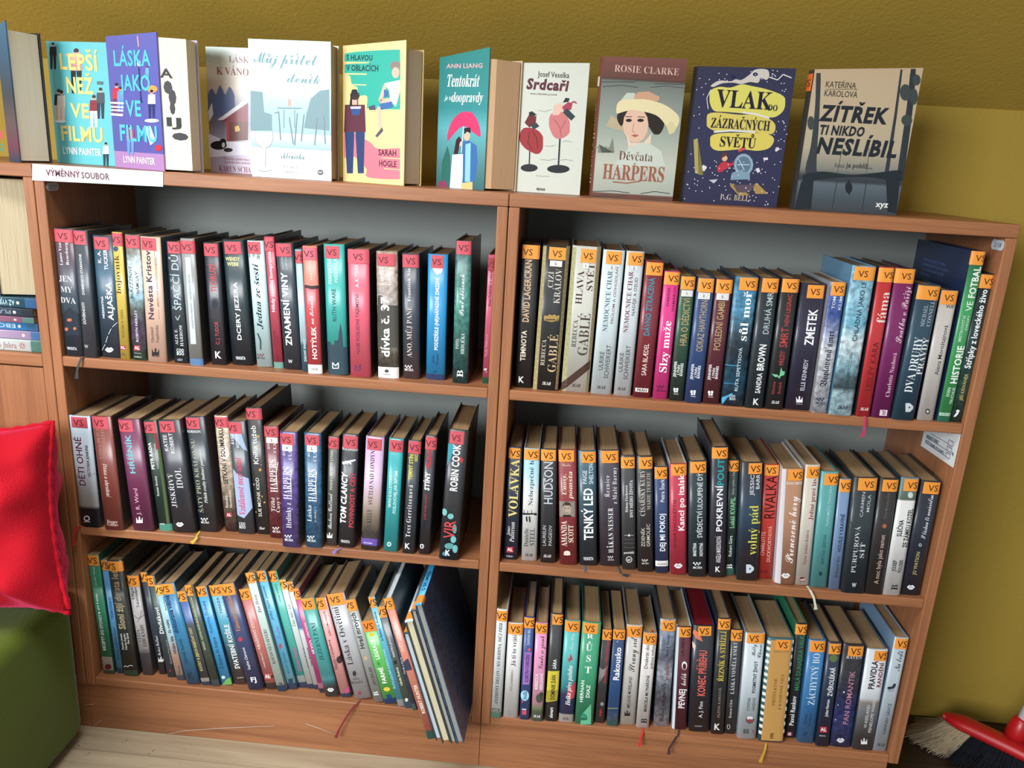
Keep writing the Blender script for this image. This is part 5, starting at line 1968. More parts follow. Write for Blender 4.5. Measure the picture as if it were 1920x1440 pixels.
shelves = {}
for bk in BOOKS:
    crop, lev, side = ROWS[bk['row']]
    n = [float(q) for q in bk['h'][0].split()]
    ox, oy, k = crop; px = lambda x: ox + x / k; py = lambda y: oy + y / k
    xlb, xrb, yb, xlt, xrt, yt = n
    zb = H[lev]
    B = on_z(px((xlb + xrb) / 2), py(yb), zb)
    yf = max(-.012, min(.03, B.y))
    B = on_y(px((xlb + xrb) / 2), py(yb), yf); B.z = zb
    T = on_y(px((xlt + xrt) / 2), py(yt), yf)
    w = ((on_y(px(xrb), py(yb), yf).x - on_y(px(xlb), py(yb), yf).x) + (on_y(px(xrt), py(yt), yf).x - on_y(px(xlt), py(yt), yf).x)) / 2
    bk.update(crop=crop, lev=lev, side=side, yf=yf, B=B, T=T, w=w, bx=B.x, tx=T.x, hh=T.z - zb, opt=opts_of(bk['h'][3]))
    shelves.setdefault((side, lev), []).append(bk)
# neighbours on a shelf stand side by side without passing through each other
LIM = {'L': (-W + PT, -PT), 'R': (PT, W - PT)}
for key, row in shelves.items():
    lo, hi = LIM[key[0]]
    for it in range(400):
        for i, a in enumerate(row):
            cf = a['w'] / 2 + .0004
            for zt in ('bx', 'tx'):
                a[zt] = max(a[zt], lo + cf)
                if key != ('L', 2): a[zt] = min(a[zt], hi - cf)
            if i + 1 < len(row):
                c = row[i + 1]; need = (a['w'] + c['w']) / 2 + .0009
                hm = min(a['hh'], c['hh'])
                ga = c['bx'] - a['bx'] - need
                if ga < 0: a['bx'] += ga / 2; c['bx'] -= ga / 2
                fa, fc = hm / a['hh'], hm / c['hh']
                xa = a['bx'] + (a['tx'] - a['bx']) * fa; xc = c['bx'] + (c['tx'] - c['bx']) * fc
                gt = xc - xa - need
                if gt < 0: a['tx'] += gt / 2 / fa; c['tx'] -= gt / 2 / fc
    tot = sum(a['w'] for a in row)
    if tot > (hi - lo) * .992:
        print('row too wide', key, tot)

for key, row in shelves.items():
    for bk in row:
        w, yf = bk['w'] * .985, bk['yf']
        dx, dz = bk['tx'] - bk['bx'], bk['hh']
        th = math.atan2(dx, dz); h = math.hypot(dx, dz)
        root = empty('book', (bk['bx'], yf, H[bk['lev']] + w / 2 * abs(math.sin(th))))
        root.rotation_euler = (0, th, 0)
        where, grp = WHERE[key]
        tag(root, bk['h'][4].strip() + ', ' + where, 'book', grp)
        op = bk['opt']; d = float(op.get('d', 142)) / 1000
        d = min(d, DEP - yf - .006)
        st = bk['h'][1]; side = bk['h'][2].strip() or st.split(',')[0].split(':')[0]
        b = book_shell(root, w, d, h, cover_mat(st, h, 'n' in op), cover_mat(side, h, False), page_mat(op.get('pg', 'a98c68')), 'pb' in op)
        O0 = Vector((bk['B'].x, yf, bk['B'].z)); t0 = math.atan2(bk['T'].x - bk['B'].x, bk['T'].z - bk['B'].z)
        def fn(px, py, O0=O0, t0=t0, yf=yf):
            p = on_y(px, py, yf); ddx, ddz = p.x - O0.x, p.z - O0.z
            return ddx * math.cos(t0) - ddz * math.sin(t0), ddx * math.sin(t0) + ddz * math.cos(t0)
        face = Face(fn, spine_wrap(w, b), bk['crop'], w)
        red = key[0] == 'L' and key[1] < 2
        prints(face, bk['lines'], root, op.get('sc', 'c4505c' if red else 'f09a3e'), bk['crop'][2], '66222e' if red else '54300f')
        for ln in bk['lines']:
            t = ln.split()
            if t[0] != 'B': continue
            ox, oy, k = bk['crop']; P = []
            for i, (cx, cy) in enumerate(pts_of(t[2:])):
                q = on_z(ox + cx / k, oy + cy / k, H[bk['lev']] + .0006) if i == 0 else on_y(ox + cx / k, oy + cy / k, -.004 - .002 * min(i, 3))
                if i == 0: q.y = min(max(q.y, .001), yf + .01)
                elif q.z > H[bk['lev']] - .001 and q.y < 0: q.z = min(q.z, H[bk['lev']] + .0006)
                P.append(q)
            P.insert(1, Vector((P[0].x * .5 + P[1].x * .5, -.0025, H[bk['lev']] + .0006)))
            inv = (Matrix.Translation(root.location) @ Matrix.Rotation(th, 4, 'Y')).inverted()
            V, F = [], []
            for i, q in enumerate(P):
                tdir = (P[min(i + 1, len(P) - 1)] - P[max(0, i - 1)]); nx = Vector((tdir.z, 0, -tdir.x))
                nx = nx.normalized() if nx.length > 1e-5 else Vector((1, 0, 0))
                if i < 2: nx = Vector((1, 0, 0))
                if i >= 2 and nx.x < 0: nx = -nx
                hw = .0019 if i < len(P) - 1 else .0034
                V += [inv @ (q - nx * hw), inv @ (q + nx * hw)]
            for i in range(len(P) - 1): F.append((2 * i, 2 * i + 1, 2 * i + 3, 2 * i + 2))
            rb = obj('ribbon', V, F, pmat('ribbon_' + t[1], rgb(t[1]), .5, .4, 0, .1, .3), root)
            so = rb.modifiers.new('thick', 'SOLIDIFY'); so.thickness = .0006
        bk['root'] = root; bk['wf'] = w; bk['hf'] = h; bk['df'] = d; bk['bf'] = b
# blurb printed on the navy back cover of the tall football book
for bk in BOOKS:
    if 'football' in bk['h'][4]:
        wf2 = Face(None, None, None)
        def wrapL(s, v, off, w=bk['wf']): return (-w / 2 - off, s, v)
        for i, s in enumerate(('MISTROVSTVÍ EVROPY VE FOTBALE', 'PATŘÍ MEZI NEJVĚTŠÍ SPORTOVNÍ UDÁLOSTI', 'A TY DNEŠNÍ SE NA NĚJ TĚŠÍ', 'KAŽDÝ ZÁPAS')):
            V, F, wd, cap = layout('s', s)
            L = (.085, .1, .085, .035)[i]; y1 = .165
            wf2.wrap = wrapL
            emit(wf2, bk['root'], 'blurb_lettering', ([(y1 - p[0] / wd * L, bk['hf'] - .034 - i * .0085 + p[1] / cap * .0042) for p in V], F), '5c74a8', .0004)

# ---- atlas and albums wedged at the end of the bottom shelf, leaning and jutting out
ex, ey, ek = ROWS['E3'][0]
def e3(x, y): return ex + x / ek, ey + y / ek
def leaning(px_bot, px_top, lev=2):
    B = on_z(*e3(*px_bot), H[lev]); T = on_y(*e3(*px_top), B.y)
    return B, T, math.atan2(T.x - B.x, T.z - B.z), math.hypot(T.x - B.x, T.z - B.z)
B, T, th, hh = leaning((835, 1390), (505, 340))
wA = .0155
root = empty('atlas', (B.x, B.y, H[2] + wA / 2 * abs(math.sin(th)) + .0003)); root.rotation_euler = (0, th, 0)
tag(root, 'tall salmon orange nature atlas jutting out of the bottom shelf', 'book', 'large books jutting from the bottom shelf')
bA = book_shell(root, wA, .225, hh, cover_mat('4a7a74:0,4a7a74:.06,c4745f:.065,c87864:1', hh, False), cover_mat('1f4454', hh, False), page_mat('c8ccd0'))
def fnA(px, py, O0=B.copy(), t0=th):
    p = on_y(px, py, O0.y); a, c = p.x - O0.x, p.z - O0.z
    return a * math.cos(t0) - c * math.sin(t0), a * math.sin(t0) + c * math.cos(t0)
prints(Face(fnA, spine_wrap(wA, bA), ROWS['E3'][0], wA), ['P 383a50 618,830 640,800 660,786 684,850 690,872 640,884', 'S 455 560 335 425 505', 'V s f0dccc 600 585 740 26 SVĚT LESA', 'V b f0dccc 745 980 1205 26 ROBERT HUNTER', 'R 8a3c38 785 825 1285 1305'], root, 'f09a3e', 4.0, '54300f')
TH, edge = th, B.x + wA / 2 / math.cos(th)
def album(px_bot, px_top, w, depth, cover, side, pages, label, text=None):
    global edge
    B, T, _, hh = leaning(px_bot, px_top)
    bx = edge + (w / 2 + .0006) / math.cos(TH); edge = bx + w / 2 / math.cos(TH)
    r = empty('album', (0, 0, 0))
    M = Matrix.Translation(Vector((bx, B.y, H[2] + .0003 + w / 2 * abs(math.sin(TH))))) @ Matrix.Rotation(TH, 4, 'Y') @ Matrix.Translation(Vector((0, 0, hh))) @ Matrix.Rotation(-math.pi / 2, 4, 'X')
    r.matrix_world = M
    tag(r, label, 'book', 'large books jutting from the bottom shelf')
    b = book_shell(r, w, hh, depth, cover_mat(cover, depth, False), cover_mat(side, depth, side == '2c4a70'), page_mat(pages))
    f = Face(lambda px, py: (px, py), spine_wrap(w, b), (0, 0, 1))
    emit(f, r, 'sticker', strip(-w / 2 - .004, w / 2 + .006, .004, .03, 14), 'f09a3e', .0004, pmat('sticker_f09a3e', rgb('f09a3e'), .5, .4, .3))
    if text:
        V, F, wd, cap = layout('s', text)
        emit(f, r, 'lettering', ([(-(p[1] / cap - .5) * w * .55, .045 + p[0] / wd * .07) for p in V], F), '14283c', .0005)
    return r
album((893, 1400), (626, 598), .0110, .27, '24303c', '2c3440', 'c4d0dc', 'thin dark album with white page edges leaning on the salmon atlas')
album((950, 1420), (655, 505), .0160, .28, 'c8d4dc', '1c3434', 'd4ccac', 'cream-paged album between two darker albums, bottom shelf')
album((1005, 1425), (692, 425), .0095, .285, '3c4444', '26383c', 'a8a8a4', 'thin grey-paged album against the blue album')
album((1060, 1428), (715, 385), .0130, .29, '3aa0d4', '2c4a70', '989c98', 'large dusky blue album with bright blue spine uppermost', 'O BRUMENI')

# ---- display copies standing on the top boards
for bk in TOPS:
    crop = ROWS[bk['row']][0]; ox, oy, k = crop
    q = [float(t) for t in bk['h'][0].split()]
    yl, yr = [float(t) for t in bk['h'][1].split()]
    st, side, op, desc = bk['h'][2], bk['h'][3], opts_of(bk['h'][4]), bk['h'][5].strip()
    A = on_y(ox + q[0] / k, oy + q[1] / k, yl); Bp = on_y(ox + q[2] / k, oy + q[3] / k, yr)
    h = ((A.z + Bp.z) / 2) - FZ; zA, zB = A.z - FZ, Bp.z - FZ
    A.z = Bp.z = FZ + .0004
    ex_ = (Bp - A); wid = ex_.length; yaw = math.atan2(ex_.y, ex_.x)
    root = empty('display_book', A); root.rotation_euler = (0, 0, yaw)
    tag(root, desc + ', top board', 'book', 'display copies on the top boards')
    Mi = (Matrix.Translation(A) @ Matrix.Rotation(yaw, 4, 'Z')).inverted()
    nrm = Vector((math.sin(yaw), -math.cos(yaw), 0))
    A0 = A.copy()
    def fnT(px, py, A0=A0, nrm=nrm, Mi=Mi):
        p = Mi @ on_plane(px, py, A0, nrm); return p.x, p.z
    face = Face(fnT, lambda s, v, off: (s, -off, v), crop)
    th = float(op.get('th', 30)) / 1000
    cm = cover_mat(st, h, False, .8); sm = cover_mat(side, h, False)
    ct = .0024
    # front cover follows the measured corner heights
    fc = [(0, 0, 0), (wid, 0, 0), (wid, ct, 0), (0, ct, 0), (0, 0, zA), (wid, 0, zB), (wid, ct, zB), (0, ct, zA)]
    obj('front_cover', fc, BOXF, [cm], root)
    g = .003; hp = min(zA, zB)
    if 'c' in op:
        cx, cy, yc = [float(t) for t in op['c'].split(',')]
        C = on_y(ox + cx / k, oy + cy / k, yc); C.z = A.z
        c = Mi @ C
        mid = []
        if 'w' in op:
            wx = [float(t) for t in op['w'].split(',')]
            yw = wx[4]
            Wp = on_y(ox + wx[2] / k, oy + wx[3] / k, yw); Wp.z = A.z; mid = [Mi @ Wp]
        if 0: print('top', desc[:24], 'h', round(h, 3), 'wid', round(wid, 3), 'yaw', round(math.degrees(yaw), 1), 'c', [round(t, 3) for t in c])
        back = Vector((.004, th, 0))
        if c.y < ct + .012: c.y = ct + .012
        # page block fanned between the covers
        pl2 = [(.004, ct + .0004), (wid - .002, ct + .0004)] + [(m_.x, max(m_.y, ct + .002)) for m_ in mid] + [(c.x - .002, c.y - .002), (back.x, back.y)]
        n = len(pl2)
        PV = [(x, y, g) for x, y in pl2] + [(x, y, hp - g) for x, y in pl2]
        PF = [(i, (i + 1) % n, n + (i + 1) % n, n + i) for i in range(n)] + [tuple(range(n))[::-1], tuple(range(n, 2 * n))]
        obj('page_block', PV, PF, page_mat(op.get('pg', 'f0e8d0'), False), root)
        bc = [(back.x, back.y + .0004), (c.x, c.y + .0004), (c.x, c.y + ct), (back.x, back.y + ct)]
        obj('back_cover', [(x, y, 0) for x, y in bc] + [(x, y, hp) for x, y in bc], BOXF, sm, root)
        sp = [(-.001, ct), (.0035, ct), (back.x - .0005, th + ct), (-.001, th + ct)]
    else:
        obj('page_block', boxv(.0035, wid - g, ct + .0003, th - ct - .0003, g, hp - g), BOXF, page_mat('e4dcc0'), root)
        obj('back_cover', boxv(0, wid, th - ct, th, 0, hp), BOXF, sm, root)
        n = 8
        sp = [(.003, ct), (0, ct)] + [(-.004 * math.sin(math.pi * i / n), ct + (th - 2 * ct) * i / n) for i in range(1, n)] + [(0, th - ct), (.003, th - ct)]
    n = len(sp)
    so = obj('spine', [(x, y, 0) for x, y in sp] + [(x, y, hp) for x, y in sp], [(i, (i + 1) % n, n + (i + 1) % n, n + i)[::-1] for i in range(n)] + [tuple(range(n)), tuple(range(n, 2 * n))[::-1]], sm, root)
    prints(face, bk['lines'], root, 'f09a3e', k, '54300f')
    sf = Face(lambda a, b: (a, b), lambda s, v, off, th=th: (-.0042 * math.sin(math.pi * min(max(s / th, 0), 1)) - off, s, v), (0, 0, 1))
    if 'sp' in op:
        stk = emit(sf, root, 'sticker', strip(.002, th - .003, hp - .032, hp - .006, 8), 'd86a30', .0006)
        V, F, wd, cap = layout('s', 'VS')
        emit(sf, stk, 'sticker_lettering', ([(th * .85 - p[0] / wd * th * .7, hp - .025 + p[1] / cap * .011) for p in V], F), '54300f', .0009)
    if 'straw hat' in desc:
        V, F, wd, cap = layout('f', 'Děvčata z Harpers')
        emit(sf, root, 'spine_lettering', ([(th * .62 - p[1] / cap * th * .4, .02 + p[0] / wd * .13) for p in V], F), 'c8a890', .0006)
        emit(sf, root, 'number_label', strip(.006, .026, hp - .045, hp - .03, 6), 'd8d4cc', .0006)
    if 'street lamp' in desc:
        # chapter page showing beside the bent cover
        p0, p1 = Vector((wid - .002, ct + .0004, 0)), mid[0]
        dv = (p1 - p0); dv.z = 0; Lp = dv.length; dv.normalize(); nn = Vector((dv.y, -dv.x, 0))
        pf = Face(lambda a, b: (a, b), lambda s, v, off: p0 + dv * s + nn * off + Vector((0, 0, v)), (0, 0, 1))
        for s_, x0, x1, z0, z1 in (('A', .05, .45, .70, .765), ('IJ', .1, .75, .345, .41)):
            V, F, wd, cap = layout('b', s_)
            emit(pf, root, 'page_lettering', ([(Lp * (x0 + p[0] / wd * (x1 - x0)), hp * (z0 + p[1] / cap * (z1 - z0))) for p in V], F), '242424', .0005)
        mo = Motif()
        for px_, pz_, ww, hh2 in ((.28, .63, .16, .05), (.42, .56, .14, .06), (.4, .48, .1, .05), (.62, .27, .3, .03)):
            mo.add(pf, ([(Lp * (px_ + ww * math.cos(a * .785)), hp * (pz_ + hh2 * math.sin(a * .785))) for a in range(8)], [tuple(range(8))]), '34343a')
        mo.build('page_motif', root)

# ---- left cupboard: flat pile and one standing book
zc = H[0] + .0004
PILE = [(.0212, 'c4ccc8', '58887c', 'Martin Jiskra', 'a87880', 'white book with green band, lowest in the flat pile'), (.0148, 'a890b0', '4a7cb4', '', 'e0e0e0', 'mauve book with blue end band in the flat pile'),
        (.0142, '2c80c0', '3c74a0', 'EBO', 'c8e0f0', 'bright blue book in the flat pile'), (.0102, '8c5c74', '5c8c84', '', 'd8b0b0', 'thin plum book in the flat pile'),
        (.0140, '303c4c', '2c3440', 'PLAČ', '8c9cb0', 'dark slate book in the flat pile'), (.0178, '204c5c', '3c6ca0', 'AŽ VYJDE', 'c0e0e8', 'dark teal book topping the flat pile')]
for i, (t_, c1, c2, txt, tc_, lab) in enumerate(PILE):
    r = empty('book'); L = .215
    xr = -W - PT - .006 - [0, .0, .008, .01, .012, .006][i]
    r.matrix_world = Matrix.Translation(Vector((xr - L, .012 + .003 * (i % 3), zc + t_ / 2))) @ Matrix.Rotation(math.pi / 2, 4, 'Y')
    tag(r, lab + ' beside the upper side panel', 'book', 'flat pile in the cupboard unit')
    b = book_shell(r, t_, .14, L, cover_mat('%s:0,%s:.9,%s:.905,%s:1' % (c1, c1, c2, c2), L, False), cover_mat(c1, L, False), page_mat(), True)
    f = Face(lambda a, q: (a, q), spine_wrap(t_, b), (0, 0, 1))
    if txt:
        V, F, wd, cap = layout('s', txt)
        up = txt in ('Martin Jiskra',)
        z1 = L * (.78 if up else .72)
        if up: uv = [(-(p[1] / cap - .5) * t_ * .5, z1 - .06 + p[0] / wd * .06) for p in V]
        else: uv = [((p[1] / cap - .5) * t_ * .5, z1 + .02 - p[0] / wd * .035) for p in V]
        emit(f, r, 'lettering', (uv, F), tc_, .0005)
    mo = Motif()
    if i == 0:
        for a in range(8):
            an = a * math.pi / 4; cx, cz = 0, L * .83
            dx_, dz_ = math.cos(an), math.sin(an)
            mo.add(f, ([(cx + dx_ * .002 - dz_ * .0006, cz + dz_ * .002 + dx_ * .0006), (cx + dx_ * .002 + dz_ * .0006, cz + dz_ * .002 - dx_ * .0006), (cx + dx_ * .006 + dz_ * .0008, cz + dz_ * .006 - dx_ * .0008), (cx + dx_ * .006 - dz_ * .0008, cz + dz_ * .006 + dx_ * .0008)], [(0, 1, 2, 3)]), 'a84858')
    else:
        mo.add(f, ([(.003 * math.cos(k_ * .63) * (1 if t_ > .012 else .6), L * .84 + .003 * math.sin(k_ * .63)) for k_ in range(10)], [tuple(range(10))]), 'd0c8c0')
    mo.build('printed_motif', r)
    zc += t_ + .0008
r = empty('book')
hb = FZ - BT - .004 - zc
r.matrix_world = Matrix.Translation(Vector((-.8918, .16, zc))) @ Matrix.Rotation(math.radians(180 + 14), 4, 'Z')
tag(r, 'thick book with page edges outward standing on the flat pile', 'book')
book_shell(r, .082, .135, hb, cover_mat('2c4454', hb, False), cover_mat('2c4454', hb, False), page_mat('c4b698'))

# ------------------------------------------------------------------ papers and tags
PAPER = pmat('white_paper', rgb('e4e8ea'), .6, .4, .3)
r = empty('paper_sign', (-.685, -.0006, FZ - .012))
tag(r, 'white paper strip sign taped along the bookcase top edge', 'sign')
C4 = [on_y(61, 338, -.0006), on_y(306, 350, -.0006), on_y(306, 322.5, -.0006), on_y(61, 307, -.0006)]
V = []
for j in range(2):
    for c in C4: V.append(Vector((c.x, -.0006 - .0006 * j, c.z)) - r.location)
obj('paper', V, [(0, 1, 2, 3), (7, 6, 5, 4), (0, 4, 5, 1), (1, 5, 6, 2), (2, 6, 7, 3), (3, 7, 4, 0)], PAPER, r)
sf = Face(lambda px, py: (on_y(px, py, -.0014).x, on_y(px, py, -.0014).z), lambda s, v, off: Vector((s, -.0014 - off, v)) - r.location, (0, 30, 4.0))
def skew(vf):
    V, F = vf; s0 = min(p[0] for p in V)
    return [(s, v) for s, v in V], F
emit(sf, r, 'lettering', text_sv(sf, 'H', 'b', 472, 1181, 250, 46, 'VÝMĚNNÝ'), '70384c', .0003)
emit(sf, r, 'lettering', text_sv(sf, 'H', 'b', 714, 1199, 208, 46, 'SOUBOR'), '6c4450', .0003)
def side_tag(corners, xface, sgn, txt, lab):
    P = [on_x(px, py, xface + sgn * .0004) for px, py in corners]
    c = sum(P, Vector()) / 4
    r = empty('inventory_tag', c); tag(r, lab, 'tag', 'inventory tags')
    y0, y1 = min(p.y for p in P), max(p.y for p in P); z0, z1 = min(p.z for p in P), max(p.z for p in P)
    k = .004; oc = [(y0 + k, z0), (y1 - k, z0), (y1, z0 + k), (y1, z1 - k), (y1 - k, z1), (y0 + k, z1), (y0, z1 - k), (y0, z0 + k)]
    X = [xface + sgn * .0003, xface + sgn * .0009]
    V = [Vector((x, y, z)) - c for x in X for y, z in oc]
    F = [tuple(range(8)), tuple(range(8, 16))[::-1]] + [(i, (i + 1) % 8, 8 + (i + 1) % 8, 8 + i) for i in range(8)]
    obj('tag_plate', V, F, pmat('tag', rgb('c4ccd4'), .5), r)
    Vt, Ft, wd, cap = layout('i', txt)
    L = (y1 - y0) * .62
    ys = lambda t: (y0 + y1) / 2 + (t - .5) * L * sgn
    obj('tag_lettering', [Vector((X[1] + sgn * .0003, ys(p[0] / wd), (z0 + z1) / 2 + (p[1] / cap - .5) * .007)) - c for p in Vt], Ft, ink('283040'), r)
side_tag([(88, 343), (109, 343), (109, 357), (88, 357)], -W + PT, 1, '2/17', 'small clipped-corner tag inside the signed bookcase')
side_tag([(1861, 451), (1881, 451), (1881, 467), (1861, 467)], W - PT, -1, '2/18', 'small clipped-corner tag inside the bookcase beside the broom')
xf = W - PT - .0005
FP = [on_x(px, py, xf) for px, py in ((1733, 808), (1802, 812), (1787.5, 877), (1727, 835.5))]
FP[0].z = min(FP[0].z, H[0] - .0185); FP[1].z = min(FP[1].z, H[0] - .0185)
c = sum(FP, Vector()) / 4
r = empty('load_notice', c); tag(r, 'tilted white load notice with tick boxes on the side panel', 'notice')
V = [p - c for p in FP] + [p - c - Vector((.0006, 0, 0)) for p in FP]
obj('paper', V, [(3, 2, 1, 0), (4, 5, 6, 7), (0, 1, 5, 4), (1, 2, 6, 5), (2, 3, 7, 6), (3, 0, 4, 7)], PAPER, r)
nf = Face(lambda px, py: (on_x(px, py, xf).y, on_x(px, py, xf).z), lambda s, v, off: Vector((xf - .0007 - off, s, v)) - c, (1720, 800, 16.0))
mo = Motif()
def nline(pts, w): # strokes on the notice
    P = [nf.sv(*p) for p in pts]; V, F = [], []
    for i in range(len(P) - 1):
        (a, b), (d, e) = P[i], P[i + 1]; L = math.hypot(d - a, e - b); nx, ny = -(e - b) / L * w, (d - a) / L * w
        n = len(V); V += [(a + nx, b + ny), (a - nx, b - ny), (d - nx, e - ny), (d + nx, e + ny)]; F.append((n, n + 1, n + 2, n + 3))
    mo.add(nf, (V, F), '243044')
nline([(420, 215), (940, 510)], .0004)
nline([(290, 330), (890, 700), (1020, 800)], .0004)
nline([(260, 480), (850, 880)], .0004)
for a in ([(965, 390), (1100, 470), (1060, 605), (930, 530), (965, 390)], [(915, 585), (1050, 660), (1025, 800), (895, 700), (915, 585)], [(880, 770), (1010, 840), (975, 980), (855, 890), (880, 770)]): nline(a, .0005)
mo.build('printed_form', r)
def note_text(p0, p1, hgt, s, st='b'):
    V, F, wd, cap = layout(st, s); a = nf.sv(*p0); b = nf.sv(*p1)
    dx, dz = b[0] - a[0], b[1] - a[1]; L = math.hypot(dx, dz); ux, uz = dx / L, dz / L
    vx, vz = (-uz, ux) if ux > 0 else (uz, -ux)
    if vz < 0: vx, vz = -vx, -vz
    emit(nf, r, 'lettering', ([(a[0] + ux * L * p[0] / wd + vx * hgt * p[1] / cap, a[1] + uz * L * p[0] / wd + vz * hgt * p[1] / cap) for p in V], F), '3c4c64', .0006)
note_text((290, 325), (650, 530), .006, 'NOSNOST BUŇKY')
note_text((255, 475), (800, 850), .006, 'POČET BUNĚK VE SLOUPCI')
note_text((1050, 830), (1095, 860), .006, 'kg')

# ------------------------------------------------------------------ ottoman and cushion
def fabric(name, c, scale, bump, sheen, c2=None):
    m = bpy.data.materials.new(name); m.use_nodes = True
    b = m.node_tree.nodes['Principled BSDF']; b.inputs['Roughness'].default_value = .85; b.inputs['Specular IOR Level'].default_value = .2
    b.inputs['Sheen Weight'].default_value = sheen; b.inputs['Sheen Roughness'].default_value = .35
    b.inputs['Sheen Tint'].default_value = (*(rgb(c2) if c2 else (1, 1, 1)), 1)
    tc = nd(m, 'ShaderNodeTexCoord'); n = nd(m, 'ShaderNodeTexNoise'); n.inputs['Scale'].default_value = scale; n.inputs['Detail'].default_value = 4
    lk(m, tc.outputs['Object'], n.inputs['Vector'])
    rp = nd(m, 'ShaderNodeValToRGB'); k = rgb(c)
    rp.color_ramp.elements[0].position = .3; rp.color_ramp.elements[0].color = (k[0] * .92, k[1] * .92, k[2] * .92, 1)
    rp.color_ramp.elements[1].position = .7; rp.color_ramp.elements[1].color = (*k, 1)
    lk(m, n.outputs['Fac'], rp.inputs[0]); lk(m, rp.outputs[0], b.inputs['Base Color'])
    bp = nd(m, 'ShaderNodeBump'); bp.inputs['Strength'].default_value = bump; bp.inputs['Distance'].default_value = .003
    lk(m, n.outputs['Fac'], bp.inputs['Height']); lk(m, bp.outputs[0], b.inputs['Normal'])
    return m
OT = .325
r = empty('ottoman', (-1.08, -.30, 0)); tag(r, 'olive green fabric ottoman under the red cushion', 'ottoman')
GRN = fabric('green_weave', '56661f', 260, .35, .25)
def rounded_block(name, x0, x1, y0, y1, z0, z1, rv, rt, mat, parent, nz=5):
    # block with rounded vertical corners (rv) and soft top and bottom edges (rt)
    def ring(inset, z):
        R = max(rv - inset, .01); P = []
        for cx, cy, a in ((x1 - rv, y1 - rv, 0), (x0 + rv, y1 - rv, 90), (x0 + rv, y0 + rv, 180), (x1 - rv, y0 + rv, 270)):
            for k in range(9):
                an = math.radians(a + 90 * k / 8); P.append((cx + R * math.cos(an), cy + R * math.sin(an), z))
        return P
    rings = []
    for k in range(nz): an = math.pi / 2 * k / (nz - 1); rings.append(ring(rt * (1 - math.sin(an)), z0 + rt * (1 - math.cos(an))))
    for k in range(nz): an = math.pi / 2 * k / (nz - 1); rings.append(ring(rt * (1 - math.cos(an)), z1 - rt * (1 - math.sin(an))))
    V = [p for rg in rings for p in rg]; n = 36; F = []
    for i in range(len(rings) - 1):
        for k in range(n): F.append((i * n + k, i * n + (k + 1) % n, (i + 1) * n + (k + 1) % n, (i + 1) * n + k))
    F.append(tuple(range(n))[::-1]); F.append(tuple((len(rings) - 1) * n + k for k in range(n)))
    return obj(name, V, F, mat, parent, smooth=True)
rounded_block('upholstered_body', -.29, .288, -.28, .288, .012, OT, .04, .03, GRN, r)
rounded_block('seam_piping', -.2895, .2875, -.2795, .2875, OT - .0345, OT - .0315, .04, .0012, pmat('seam', rgb('38461a'), .9), r, 3)
for sx in (-.22, .22):
    for sy in (-.22, .22): tube('foot', [(sx, sy, 0), (sx, sy, .014)], .02, pmat('black_plastic', rgb('16161a'), .5), r)

VEL = fabric('red_velvet', 'b20a1e', 420, .5, 1.0, 'ff5a8a')
cu = empty('cushion', (-.902, -.1235, OT + .012))
cu.rotation_euler = (math.radians(-8), math.radians(-4.5), 0)
tag(cu, 'plush red velvet cushion propped on the green ottoman', 'cushion')
N = 46; V, F = [], []
rn = random.Random(5)
wr = [(rn.uniform(-1, 1), rn.uniform(-.8, .9), rn.uniform(.3, .9), rn.uniform(6, 13), rn.uniform(0, 6)) for _ in range(26)]
S2 = .172
for sd in (-1, 1):
    for j in range(N + 1):
        for i in range(N + 1):
            u, v = 2 * i / N - 1, 2 * j / N - 1
            pin = 1 - .11 * (1 - u * u) * (abs(v) ** 3)
            pinu = 1 - .11 * (1 - v * v) * (abs(u) ** 3)
            x = u * S2 * pinu; z = v * S2 * pin + S2
            prof = max(0, (1 - u ** 4)) ** .55 * max(0, (1 - v ** 4)) ** .55
            y = .072 * prof
            rip = 0
            for a, b, amp, fr, ph in wr:
                dd = (u - a) * .35 + (v - b); rip += amp * math.exp(-(dd * 7) ** 2 - ((u - a) * 1.1) ** 2) * math.sin(fr * u + ph)
            y += .017 * rip * prof ** .5 * 1.0
            V.append((x, sd * max(y, 0), z))
n1 = (N + 1) * (N + 1)
for sd in range(2):
    for j in range(N):
        for i in range(N):
            a = sd * n1 + j * (N + 1) + i; q = (a, a + 1, a + N + 2, a + N + 1)
            F.append(q if sd == 0 else q[::-1])
co = obj('cushion_body', V, F, VEL, cu, smooth=True)
wd_ = co.modifiers.new('weld', 'WELD'); wd_.merge_threshold = .0004
rim = []
for t in range(4 * N + 1):
    k = t % (4 * N); e_, m_ = divmod(k, N); a = 2 * m_ / N - 1
    u, v = [(a, -1), (1, a), (-a, 1), (-1, -a)][e_]
    pin = 1 - .11 * (1 - u * u) * (abs(v) ** 3); pinu = 1 - .11 * (1 - v * v) * (abs(u) ** 3)
    rim.append((u * S2 * pinu, 0, v * S2 * pin + S2))
tube('piping', rim, [.0042 + .0012 * math.sin(t * 1.7) for t in range(len(rim))], VEL, cu, 7, False)

